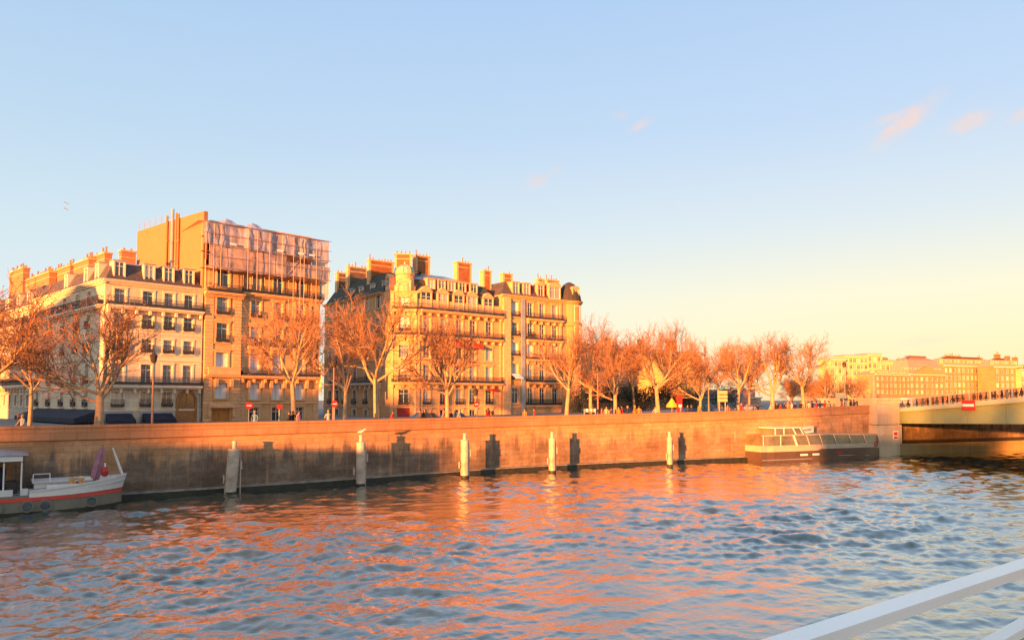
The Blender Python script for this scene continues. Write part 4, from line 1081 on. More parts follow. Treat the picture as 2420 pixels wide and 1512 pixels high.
# ------------------------------------------------------------------ scaffolding
SC = empty('scaffolding', tuple(F2.p(3, 20, 1)), 'scaffolding with torn pinkish plastic sheeting round the top of the tall golden house', 'scaffolding')
def cloth_mat(name, col, alpha, sc_=(1, 1, 1)):
    m, nt, b = newmat(name); b.inputs['Roughness'].default_value = .45
    tc = N(nt, 'ShaderNodeUVMap'); mp = N(nt, 'ShaderNodeMapping', inp={'Scale': sc_}); nt.links.new(tc.outputs[0], mp.inputs[0])
    nz = N(nt, 'ShaderNodeTexNoise', inp={'Scale': .9, 'Detail': 7, 'Roughness': .7, 'Distortion': .6}); nt.links.new(mp.outputs[0], nz.inputs['Vector'])
    nt.links.new(ramp(nt, nz.outputs[0], [(.3, tuple(c*.55 for c in col)), (.55, col), (.72, tuple(min(1, c*1.7) for c in col))]), b.inputs['Base Color'])
    a_ = ramp(nt, nz.outputs[0], [(.3, (alpha,)*3), (.7, (min(1, alpha+.3),)*3)]); nt.links.new(a_, b.inputs['Alpha']); return m
M['sheet'] = cloth_mat('plastic_sheeting', (.40, .36, .42), .7, (1.6, .5, 1)); M['net'] = cloth_mat('debris_netting', (.44, .33, .31), .66, (.5, .5, 1))
M['pole'] = simple('galvanised_scaffold_tube', (.42, .30, .26), .5, .2, var=.1)
SD = 1.5; US0, US1 = -.9, F2.L + .95
zs_top = F2.Z(523, 489, SD); zs_mid = F2.Z(576, 505, SD); zs_net = F2.Z(630, 503, SD)
def sheet(name, mat, u0, u1, za, zb, d, amp, seed, parent=SC, nu=60, nz_=10, ragged=0):
    r = random.Random(seed); ph = [r.random()*6 for _ in range(8)]; mb = MB()
    def P(i, j):
        u = u0 + (u1-u0)*i/nu; t = j/nz_; z = za + (zb - za)*t
        w = sum(math.sin(u*f + p_)*a for f, a, p_ in zip((1.1, 2.3, 3.9, 6.1, 9.0), (.9, .7, .55, .4, .25), ph))*amp*(1 - .55*t) + math.sin(t*7 + u*1.3)*amp*.5
        if ragged and j == 0: z -= abs(math.sin(u*.9 + ph[5]))*ragged
        return F2.p(u, z, d + w), (u, z)
    for i in range(nu):
        for j in range(nz_):
            a, b_, c, e = P(i, j), P(i+1, j), P(i+1, j+1), P(i, j+1)
            mb.face([a[0], b_[0], c[0], e[0]], 0, [a[1], b_[1], c[1], e[1]])
    return mb.build(name, M[mat], parent, smooth=True, merge=True)
zt_r = F2.Z(565, 748, SD); 
sheet('plastic_sheet', 'sheet', US0, US1 - .6, zs_mid, zs_top, SD + .1, .11, 3, ragged=.3)
sheet('netting', 'net', US0 + .9, F2.U(664, 620), zs_net - .1, zs_mid + .3, SD, .05, 5, ragged=.12)
sheet('netting', 'net', F2.U(664, 620) + .1, US1 - .3, zs_net + .15, zs_mid - .9, SD - .03, .05, 6, ragged=.1)
# sheet returning round the right end
FR = Fac(F2.p(US1, 0, SD), F2.p(US1, 0, -7)); 
mb = MB()
for k in range(12):
    for j in range(6):
        P = lambda i, jj: F2.p(US1 - .5 + .12*math.sin(i*1.7 + jj), zs_net - 2.5 + (zs_top - zs_net + 2.1)*jj/6, SD - i*.7)
        mb.face([P(k, j), P(k+1, j), P(k+1, j+1), P(k, j+1)], 0, [(k*.7, j), (k*.7+.7, j), (k*.7+.7, j+1), (k*.7, j+1)])
mb.build('end_sheet', M['sheet'], SC)
mb = MB(); n = 14   # temporary roof with two peaks
tz = zs_top
for i in range(20):
    ua, ub = US0 + (US1 - US0 - .6)*i/20, US0 + (US1 - US0 - .6)*(i+1)/20
    pk = lambda u: 1.0*max(0, 1 - abs(u - F2.U(553, 520, SD))/1.5) + 1.0*max(0, 1 - abs(u - F2.U(614, 530, SD))/1.6)
    mb.face([F2.p(ua, tz, SD + .15), F2.p(ub, tz, SD + .15), F2.p(ub, tz + .35 + pk(ub), SD - 1.6), F2.p(ua, tz + .35 + pk(ua), SD - 1.6)], 0, [(ua, 0), (ub, 0), (ub, 2), (ua, 2)])
    mb.face([F2.p(ua, tz + .35 + pk(ua), SD - 1.6), F2.p(ub, tz + .35 + pk(ub), SD - 1.6), F2.p(ub, tz - .2, SD - 7), F2.p(ua, tz - .2, SD - 7)], 0, [(ua, 0), (ub, 0), (ub, 5), (ua, 5)])
mb.build('temporary_roof', M['sheet'], SC)
zlow = Z2(690); k = 0
for x in (483, 502, 519, 583, 605, 634, 664, 691, 707, 716, 745):
    u = F2.U(x, 640, SD); mb = MB()
    for dd, r_ in ((SD + .3, .03), (SD - .95, .03)): mb.tube([F2.p(u, zlow if k < 7 else Z2(745), dd), F2.p(u, zs_top - .2, dd)], r_, 5)
    mb.build('standard_pole', M['pole'], SC); k += 1
mb = MB()
for z in np.arange(zlow + 1.0, zs_top, 1.35):
    if z > Z2(668): mb.tube([F2.p(US0, z, SD + .34), F2.p(US1 - .3, z, SD + .34)], .04, 4)
mb.tube([F2.p(F2.U(664, 650), zs_net, SD), F2.p(F2.U(700, 650), zs_mid, SD)], .04, 4)
mb.build('ledger_pole', M['pole'], SC)
for z in (zs_net - .15, zs_net + 1.9, zs_mid + .9):
    mb = MB(); F2.box(mb, US0, US1 - .7, z - .06, z, SD - .95, SD - .2); mb.build('plank_deck', M['wood'], SC)
for x, y in ((547, 577), (508, 583), (660, 593), (709, 598), (764, 606), (779, 640)):
    pass
for x in (548, 660, 709, 735):
    u = F2.U(x, 600, SD); z = F2.Z(578 + (x - 548)*.14, x, SD); mb = MB(); F2.box(mb, u - .4, u + .4, z - .12, z + .12, SD + .28, SD + .34); mb.build('white_tag', M['white'], SC)
# guard rail frame at the rear top of the gable
gr = MB()
for k in range(7):
    u = k*G2.L*.09; gr.tube([G2.p(u, ztop2, -.2), G2.p(u, ztop2 + 1.1, -.2)], .03, 4)
for h in (.6, 1.1): gr.tube([G2.p(0, ztop2 + h, -.2), G2.p(G2.L*.55, ztop2 + h, -.2)], .025, 4)
gr.build('guard_rail', M['pole'], SC)
# banner on the right corner
M['banner'] = simple('green_white_banner', (.50, .52, .26), .8, var=.25, scale=.7)
q = F2.p(F2.L + .1, 0, .9); zz0, zz1 = F2.Z(927, 746, .9), F2.Z(858, 746, .9)
bn = MB(); bn.box(F2.p(F2.L - .1, (zz0+zz1)/2, .7), (.06, .75, zz1 - zz0), 0, (F2.u, F2.n, Z3)); bn.box(F2.p(F2.L - .1, zz1 + .04, .35), (.05, 1.0, .05), 1, (F2.u, F2.n, Z3))
o = bn.build('vertical_banner', [M['banner'], M['iron']], None); tag(o, 'narrow green and white banner hanging off the right corner of the golden house', 'banner')
# ------------------------------------------------------------------ corner house with tower
A3, E3 = at(985, 112.9), at(1185, 123.2); T3 = at(922, 112.4)
F3 = Fac(A3, E3); F3c = Fac(T3, A3); F3l = Fac(at(765, 131), at(903, 115.0))
Z_3 = lambda y: F3.Z(y, 1100); zc3 = Z_3(742)
B3 = empty('corner_tower_house', (A3.x, A3.y, GST), 'golden corner house with a small domed tower, gabled dormers and a dark shaded left side', 'apartment house')
mb = MB()
rows3 = [(697, 733), (757, 790), (821, 850), (865, 902), (921, 956), (967, 984)]
cols3 = [(1008, 1.3), (1048, 1.3), (1085, 1.3), (1117, 1.3), (1155, 1.3)]
r3 = facade(B3, mb, F3, cols3, rows3[1:], 1100, GST - .6, zc3, rails=(3,), surround='surround')
# tower front
cT = [(F3c.L*.5, 1.5)]; zT3 = Z_3(690)
rT = [(Z_3(b_), Z_3(t)) for t, b_ in rows3[:-1]]
rT[0] = (F3c.Z(736, 960), F3c.Z(700, 960))
ops = opens(cT, rT); zTt = F3c.Z(688, 960)
F3c.wall(mb, 0, F3c.L, GST - .6, zTt, [o[2:] for o in ops] + [(F3c.L*.5 - .95, F3c.L*.5 + .95, GST, GST + 2.0)])
for ci, ri, a, b_, za, zb in ops: window(B3, F3c, (a+b_)/2, za, b_-a, zb-za, 'blind' if ri in (0, 1) else 'pane', 'surround', railing=ri in (1, 3, 4))
# left wing: same levels
cl = [(F3l.U(x, 930), 1.2) for x in (780, 797, 815, 838, 865, 892)]
zl = [(Z_3(b_), Z_3(t)) for t, b_ in rows3[1:]]; zcl = F3l.Z(694, 890)
zl.append((Z_3(733), Z_3(703)))
ops = opens(cl, zl); F3l.wall(mb, 0, F3l.L, GST - .6, zcl, [o[2:] for o in ops])
for ci, ri, a, b_, za, zb in ops: window(B3, F3l, (a+b_)/2, za, b_-a, zb-za, 'pane', 'surroundp', railing=ri in (0, 1, 3))
Fj = Fac(F3l.b, T3); Fj.wall(mb, 0, Fj.L, GST - .6, zcl, [])
pol3 = [tuple(F3l.a.xy), tuple(F3l.b.xy), tuple(T3.xy), tuple(A3.xy), tuple(E3.xy), tuple((F3.b - F3.n*16).xy), tuple((F3l.a - F3l.n*14 + Vector((4, 6, 0))).xy)]
body(mb, pol3, GST - .6, zc3, skip=(0, 1, 2, 3)); mb.build('wall', M['pale'], B3)
mb = MB()
cornice(mb, F3, 0, F3.L, zc3 + .02, .6, .5); cornice(mb, F3l, 0, F3l.L, zcl + .02, .5, .4); cornice(mb, F3c, -.1, F3c.L + .1, zTt + .02, .3, .3); cornice(mb, F3c, -.15, F3c.L + .15, zc3 + .02, .45, .4)
for y in (853, 961): bandmb(mb, F3, 0, F3.L, Z_3(y), .2, .12); bandmb(mb, F3l, 0, F3l.L, Z_3(y), .2, .12); bandmb(mb, F3c, -.05, F3c.L + .05, Z_3(y), .2, .14)
for u in (.1, F3.L - .4): 
    F3.box(mb, u, u + .3, GST, zc3 - .5, .01, .18)
for u in (.05, F3c.L - .45): F3c.box(mb, u, u + .4, GST, zTt - .3, .01, .15)
mb.build('cornice', M['trim'], B3)
balcony(B3, F3, .3, F3.L - .1, zc3 + .05, .9); balcony(B3, F3, .3, F3.L - .1, Z_3(799), .8); balcony(B3, F3, .2, F3.L - .1, Z_3(905), .8); balcony(B3, F3l, 3, F3l.L - .2, Z_3(905), .7, M['trimp'])
balcony(B3, F3c, .1, F3c.L - .1, zc3 + .03, .7); balcony(B3, F3c, .1, F3c.L - .1, Z_3(799), .6); balcony(B3, F3c, .1, F3c.L - .1, Z_3(905), .6)
roof3 = mansard(B3, pol3, zc3 + .02, Z_3(668), 1.9, Z_3(640), 5, mat='slateg')
# stone wall dormers with gables, second row of roof dormers
for x, _ in cols3: dormer(B3, F3, F3.U(x, 715), zc3 + .1, 2.1, Z_3(700) - zc3, 2.2, 'gable', M['trim'], M['trim'], d=-.02)
for x in (1029, 1054, 1078, 1103, 1130): dormer(B3, F3, F3.U(x, 675), Z_3(690), 1.5, 1.7, 1.5, 'slope', M['trim'], M['trim'], d=-1.15)
for x in (824, 845, 872, 900): dormer(B3, F3l, F3l.U(x, 675), zcl + .2, 1.4, 1.7, 1.6, 'slope', M['trimp'], M['zinc'], d=-.6)
mb = MB(); F3.box(mb, 0, F3.L, zc3 + .05, Z_3(716), -.45, -.1); mb.build('attic_parapet', M['trim'], B3)
roofL = MB(); p4 = ccw([tuple(F3l.a.xy), tuple(F3l.b.xy), tuple((F3l.b - F3l.n*9).xy), tuple((F3l.a - F3l.n*9).xy)])
i4 = poly_offset(p4, 1.9)
for k in range(4):
    a, b_, c, d = Vector(p4[k]), Vector(p4[(k+1) % 4]), Vector(i4[(k+1) % 4]), Vector(i4[k]); L = (b_ - a).length
    roofL.face([(*a, zcl), (*b_, zcl), (*c, zcl + 3.6), (*d, zcl + 3.6)], 0, [(0, 0), (L, 0), (L, 4), (0, 4)])
roofL.face([(*Vector(p), zcl + 3.6) for p in i4], 0); roofL.build('side_roof', M['slateg'], B3)
# tower head: arched gable, drum, dome
tc3 = F3c.p(F3c.L*.5, 0, -1.6); tw = MB()
zd0, zd1, zd2 = F3c.Z(676, 962), F3c.Z(643, 962), F3c.Z(622, 962)
tw.lathe(Vector((tc3.x, tc3.y, 0)), [(1.75, zTt - 1), (1.72, zd0), (1.5, zd0 + .3), (1.45, zd1 - .3), (1.6, zd1 - .25), (1.6, zd1)], 16)
tw.build('tower_drum', M['trim'], B3)
M['copper'] = simple('pale_copper_dome', (.45, .42, .24), .5, var=.2, scale=1.5)
dm = MB(); hh = zd2 - zd1; dm.lathe(Vector((tc3.x, tc3.y, zd1)), [(1.6, 0), (1.5, hh*.35), (1.2, hh*.66), (.7, hh*.9), (.15, hh*1.0), (.1, hh + .5), (0, hh + .6)], 16)
for k in range(8):
    t = k*math.pi/4; dm.tube([(tc3.x + math.cos(t)*r, tc3.y + math.sin(t)*r, zd1 + h) for r, h in ((1.62, 0), (1.53, hh*.35), (1.22, hh*.67), (.72, hh*.92), (.12, hh*1.02))], .06, 4)
dm.build('dome', M['copper'], B3, smooth=True)
dormer(B3, F3c, F3c.L*.5, zTt + .1, 2.0, 1.3, 1.5, 'arch', M['trim'], M['trim'], d=-.05)
dormer(B3, Fac(T3 , A3), F3c.L*.5, zd0 + .5, 1.0, 1.35, 1.0, 'arch', M['trim'], M['trim'], d=-.3)
dormer(B3, Fj, Fj.L*.5, zcl + .1, 1.5, 2.0, 1.5, 'gable', M['trim'], M['trim'], d=-.05)
# chimneys
for x0, x1, yt, off, F, mt in ((933, 973, 602, 6, F3c, 'brick'), (983, 1016, 607, 7, F3, 'brick'), (1080, 1114, 623, 5.5, F3, 'brick'), (1143, 1161, 642, 5, F3, 'brick'),
        ):
    chimney(roof3, F, x0, x1, yt, zc3 + 1.5, off, 1.0, mt)
for x0, x1, yt, mt in ((873, 930, 619, 'brick'), (823, 869, 634, 'brick_shade'), (797, 821, 647, 'brick_shade')):
    u_ = F3l.U(x0, yt + 20, -1.2); FQ = Fac(F3l.p(u_, 0, -1.2), F3l.p(u_, 0, -9)); chimney(roof3, FQ, x0, x1, yt, zc3 + .6, 0, .8, mt)
# red awnings and red ground door / hanging banner
for x in (1088, 1122):
    u = F3.U(x, 815); z = Z_3(808); mb = MB(); P = lambda a, zz, d: F3.p(a, zz, d)
    mb.face([P(u - .95, z, .1), P(u + .95, z, .1), P(u + .95, z - .75, 1.1), P(u - .95, z - .75, 1.1)], 0); mb.face([P(u - .95, z - .75, 1.1), P(u + .95, z - .75, 1.1), P(u + .95, z - 1.0, 1.12), P(u - .95, z - 1.0, 1.12)], 0)
    for s_ in (-.95, .95): mb.face([P(u + s_, z, .1), P(u + s_, z - .75, 1.1), P(u + s_, z - 1, 1.12), P(u + s_, z - .7, .1)], 0)
    mb.build('red_awning', M['redcloth'], B3)
u = F3.U(1051, 940); mb = MB(); F3.box(mb, u - .35, u + .35, Z_3(957), Z_3(920), .35, .42); mb.build('red_blind', M['redcloth'], B3)
u = F3.U(1162, 930); z = Z_3(918); mb = MB(); mb.face([F3.p(u-1, z, .1), F3.p(u+1, z, .1), F3.p(u+1, z-.4, .8), F3.p(u-1, z-.4, .8)], 0); mb.build('red_awning', M['redcloth'], B3)
mb = MB(); F3c.box(mb, F3c.L*.5 - .93, F3c.L*.5 + .93, GST, GST + 1.98, -.3, -.2); mb.build('red_door', M['red'], B3)
# ------------------------------------------------------------------ right hand half with round corner bay
G4 = at(1372, 133.5); F4 = Fac(E3, G4); Z_4 = lambda y: F4.Z(y, 1260)
B4 = empty('bow_corner_house', (G4.x, G4.y, GST), 'golden apartment house ending in a rounded corner bay, grey pipe strip down its front', 'apartment house')
mb = MB(); zc4 = Z_4(703)
rows4 = [(717, 752), (766, 797), (812, 843), (861, 899), (917, 953)]
facade(B4, mb, F4, [(1217, 1.4), (1253, 1.2), (1281, 1.2), (1311, 1.2)], rows4, 1260, GST - .6, zc4, kinds={(0, 0): 'blind', (0, 2): 'blind', (1, 2): 'blind'}, rails=((0, 0), (0, 1), (0, 2), (0, 3), (1, 1)), u0=.02)
pol4 = [tuple(F4.p(.02, 0).xy), tuple(F4.b.xy)] + back(F4, 15)
body(mb, pol4, GST - .6, zc4, skip=(0,)); mb.build('wall', M['gold'], B4)
mb = MB(); cornice(mb, F4, -.1, F4.L, zc4 + .02, .6, .5)
for y in (762, 857, 961): bandmb(mb, F4, 0, F4.L, Z_4(y), .22, .14)
ua, ub = F4.U(1187, 850), F4.U(1204, 850); F4.box(mb, ua, ub, GST, zc4 - .52, .01, .45)
F4.box(mb, F4.U(1322, 850), F4.U(1326, 850), GST, zc4 - .5, .01, .2)
mb.build('cornice', M['trim'], B4)
mb = MB(); up = F4.U(1235, 850); F4.box(mb, up - .38, up + .38, GST, zc4 - .5, .01, .3); mb.build('pipe_strip', M['zinc'], B4)
mb = MB(); ctr = F4.p(F4.L - 1.6, 0, -1.2)   # round bay
mb.lathe(Vector((ctr.x, ctr.y, 0)), [(2.1, GST - .6), (2.1, Z_4(960)), (2.25, Z_4(959)), (2.25, Z_4(955)), (2.1, Z_4(954)), (2.1, Z_4(766)), (2.35, Z_4(763)), (2.35, Z_4(757)), (2.12, Z_4(756)), (2.12, zc4 - .6), (2.4, zc4 - .3), (2.55, zc4), (2.0, zc4 + .05)], 22)
mb.build('corner_bay', M['gold'], B4)
M['bay'] = M['trim']
for y0, y1 in rows4:
    for ang in (0,):
        P0 = ctr + (F4.n*1.0 + F4.u*.05).normalized()*2.13
        Fb = Fac(P0 - F4.u*.6, P0 + F4.u*.6); o = window(B4, Fb, .6, Z_4(y1), 1.0, Z_4(y0) - Z_4(y1), 'pane', 'surroundp', d=.0)
        for c in o.children: pass
balcony(B4, F4, F4.U(1243, 753), F4.U(1326, 760), Z_4(754), .85); balcony(B4, F4, F4.U(1243, 800), F4.U(1326, 760), Z_4(803), .7); balcony(B4, F4, F4.U(1243, 850), F4.U(1326, 850), Z_4(849), .6)
balcony(B4, F4, F4.U(1243, 905), F4.U(1326, 905), Z_4(903), .85); balcony(B4, F4, F4.U(1243, 950), F4.U(1326, 950), Z_4(957), .35, brackets=False)
roof4 = mansard(B4, pol4, zc4 + .02, Z_4(668), 2.0, Z_4(655), 5)
for x in (1222, 1248, 1281): dormer(B4, F4, F4.U(x, 685), zc4 + .3, 1.5, 2.1, 1.8, 'gable' if x == 1281 else 'slope', M['trim'], M['trim'], d=-.3)
dormer(B4, F4, F4.U(1312, 685), zc4 + .05, 2.6, 2.3, 2.0, 'arch', M['trim'], M['trim'], d=-.02)
br_ = MB(); br_.lathe(Vector((ctr.x, ctr.y, zc4)), [(2.3, .05), (2.05, 1.2), (1.6, 2.4), (1.0, 3.2), (.3, 3.6), (0, 3.65)], 18); br_.build('bay_roof', M['slate'], B4)
Fb = Fac(ctr + F4.n*1.9 - F4.u*.9, ctr + F4.n*1.9 + F4.u*.9); dormer(B4, Fb, .9, zc4 + .25, 1.6, 2.0, 1.0, 'arch', M['trim'], M['trim'], d=0)
for x0, x1, yt, off in ((1189, 1211, 649, 4.5), (1272, 1284, 661, 5), (1292, 1321, 664, 4.5)): chimney(roof4, F4, x0, x1, yt, zc4 + 1.2, off, .9, 'brick')
u = F4.U(1216, 880); z = Z_4(884); mb = MB(); P = F4.p
mb.face([P(u-.9, z, .1), P(u+.9, z, .1), P(u+1.0, z-.7, 1.3), P(u-.8, z-.7, 1.3)], 0); mb.face([P(u-.8, z-.7, 1.3), P(u+1, z-.7, 1.3), P(u+1, z-.9, 1.3), P(u-.8, z-.9, 1.3)], 0); mb.build('white_awning', M['blind'], B4)
# ------------------------------------------------------------------ plainer generator for background houses
def bgh(name, label, x0, x1, Y0, Y1, ytop, yeave, mat, base, ncol, nrow, roof='slate', ww=1.3, chim=(), cat='apartment house', group=None, inset=1.4, dep=14, wh=1.9, flat=False, ground=None):
    a, b_ = at(x0, Y0), at(x1, Y1); F = Fac(a, b_); g = ground if ground is not None else 4.6
    ze = F.Z(yeave, (x0+x1)/2); zt_ = F.Z(ytop, (x0+x1)/2)
    B = empty(name, (a.x, a.y, g), label, cat, group)
    mb = MB(); cu = [((k+.5)*F.L/ncol, ww) for k in range(ncol)]; st = (ze - base - .9)/nrow
    zr = [(base + .8 + k*st, base + .8 + k*st + min(wh, st*.66)) for k in range(nrow)]
    ops = opens(cu, zr); F.wall(mb, 0, F.L, g - .5, ze, [o[2:] for o in ops], .25)
    for ci, ri, p, q, za, zb in ops: window(B, F, (p+q)/2, za, q-p, zb-za, 'pane', None)
    pol = [tuple(F.a.xy), tuple(F.b.xy)] + back(F, dep)
    body(mb, pol, g - .5, ze, skip=(0,)); mb.build('wall', M[mat], B)
    mb = MB(); cornice(mb, F, -.2, F.L + .2, ze + .03, .5, .45); mb.build('cornice', M['trimp'], B)
    if flat:
        rb = MB(); F.box(rb, -.1, F.L + .1, ze + .04, ze + .35, -dep, .1); rf = rb.build('roof', M['zinc'], B)
    else:
        rf = mansard(B, pol, ze + .03, ze + (zt_ - ze)*.75, inset, zt_, 3, mat=roof)
        for k in range(0, ncol): dormer(B, F, cu[k][0], ze + .2, 1.5, min(1.8, (zt_ - ze)*.62), 1.4, 'slope', M['trim'], M['zinc'], d=-.4)
    for x, y, w in chim: chimney(rf, F, x - w/2, x + w/2, y, ze, 4, .9, 'brick', quoin=False)
    return B, F
bgh('background_house', 'low orange lit house right of the bow corner house with a small chimney', 1378, 1462, 150, 158, 812, 822, 'goldr', 6, 5, 3, chim=((1439, 801, 8),), ww=1.1)
bgh('background_house', 'background house with a purple slate mansard and lit chimneys, seen through bare crowns', 1464, 1606, 160, 172, 818, 846, 'grey', 6, 8, 3, chim=((1518, 804, 10), (1590, 806, 20)))
bgh('background_house', 'blank orange block with flat top behind the bare trees, right of the purple mansard', 1610, 1660, 150, 154, 834, 836, 'goldr', 6, 2, 3, flat=True)
# glass office wedge
ao, bo = at(1744, 190), at(1806, 205); FO = Fac(ao, bo)
GB = empty('office_building', (ao.x, ao.y, 4.6), 'dark low office block with striped floor bands right of the direction sign', 'office building')
for k, (xa, xb, y) in enumerate(((1746, 1806, 955), (1750, 1798, 938), (1754, 1784, 920))):
    u0_, u1_ = FO.U(xa, y), FO.U(xb, y); z = FO.Z(y, 1775)
    mb = MB(); FO.box(mb, u0_, u1_, z - .35, z, -12, .5); mb.build('floor_slab', M['zinc'], GB)
    mb = MB(); FO.box(mb, u0_ + .2, u1_ - .2, z - 2.0 if k else 4.5, z - .36, -12, .1); mb.build('glass_band', M['glass'], GB)
# far side of the square, warm lit
bgh('background_house', 'pale yellow flat roofed block farthest left beyond the bridge pylon', 1966, 2000, 250, 252, 846, 848, 'far', 8, 4, 5, flat=True, dep=6)
bgh('background_house', 'pale yellow stepped block beyond the square, second from the left', 2000, 2054, 255, 258, 838, 841, 'far', 8, 6, 6, flat=True, dep=6)
bgh('background_house', 'narrow pale yellow tower block, highest of the pale blocks', 2054, 2086, 258, 260, 834, 837, 'far', 8, 3, 6, flat=True, dep=6)
bgh('background_house', 'lower pale yellow wing right of the tower block', 2087, 2133, 262, 265, 850, 856, 'far', 8, 5, 4, dep=6, roof='warmroof', chim=((2095, 846, 8), (2126, 848, 5)))
bgh('background_house', 'orange house with small balconies behind the bridge pylon', 2070, 2152, 215, 225, 876, 884, 'goldfar', 8, 8, 3, roof='warmroof', dep=6)
_, FP = bgh('mansion', 'orange mansion with a triangular pediment and purple mansard across the square', 2150, 2232, 225, 233, 840, 884, 'goldfar', 8, 7, 3, roof='warmroof', inset=1.4, dep=7)
mb = MB(); u0_, u1_ = FP.U(2154, 884), FP.U(2226, 884); ze = FP.Z(884, 2190)
mb.face([FP.p(u0_, ze, .6), FP.p(u1_, ze, .6), FP.p((u0_+u1_)/2, ze + 2.5, .6)], 0); mb.face([FP.p(u0_, ze, .6), FP.p((u0_+u1_)/2, ze+2.5, .6), FP.p((u0_+u1_)/2, ze+2.5, -3), FP.p(u0_, ze, -1)], 0); mb.face([FP.p(u1_, ze, .6), FP.p((u0_+u1_)/2, ze+2.5, .6), FP.p((u0_+u1_)/2, ze+2.5, -3), FP.p(u1_, ze, -1)], 0)
mb.build('pediment', M['gold'], _)
bgh('background_house', 'long orange building with a row of dormers beyond the bridge railing', 2233, 2352, 240, 250, 843, 864, 'goldfar', 8, 12, 4, roof='warmroof', dep=6, chim=((2246, 841, 20), (2266, 842, 12), (2318, 846, 10)))
bgh('background_house', 'tall narrow orange house with several chimneys near the right edge', 2353, 2412, 238, 242, 846, 866, 'goldfar', 8, 5, 4, dep=6, roof='warmroof', chim=((2360, 838, 10), (2384, 842, 8), (2402, 845, 8)))
bgh('background_house', 'orange house cut off by the right edge of the picture', 2413, 2500, 240, 246, 862, 872, 'far', 8, 7, 4, dep=6)
_sd = Vector((.48, .877, 0)).normalized(); _sp = Vector((_sd.y, -_sd.x, 0)); OPP = [tuple(_sp*-89 + _sd*-150), tuple(_sp*-66.5 + _sd*-150)]
# unseen houses, added to shade the side street and lower facades
def shade_house(name, label, pts, h, ncol, nrow, dep):
    F = Fac(*pts); B = empty(name, (F.a.x, F.a.y, GST), label, 'apartment house')
    mb = MB(); cu = [((k+.5)*F.L/ncol, 1.3) for k in range(ncol)]; zr = [(GST + 1 + 3.4*k, GST + 3.2 + 3.4*k) for k in range(nrow)]
    ops = opens(cu, zr); F.wall(mb, 0, F.L, GST - .5, h, [o[2:] for o in ops], .25)
    for ci, ri, p, q, za, zb in ops: window(B, F, (p+q)/2, za, q-p, zb-za, 'pane', None)
    pol = [tuple(F.a.xy), tuple(F.b.xy)] + back(F, dep); body(mb, pol, GST - .5, h, skip=(0,)); mb.build('wall', M['grey'], B)
    mansard(B, pol, h, h + 2.5, 1.4, h + 3.2, 3); return B
shade_house('apartment_house', 'unseen grey apartment house added at the left to shade the side street', (Vector((-112, 22, 0)), Vector((-64.5, 50, 0))), 20, 10, 4, 9)

shade_house('apartment_house', 'unseen grey apartment house added on the opposite bank to shade lower facades', (Vector(OPP[0]), Vector(OPP[1])), 19.6, 9, 5, 12)
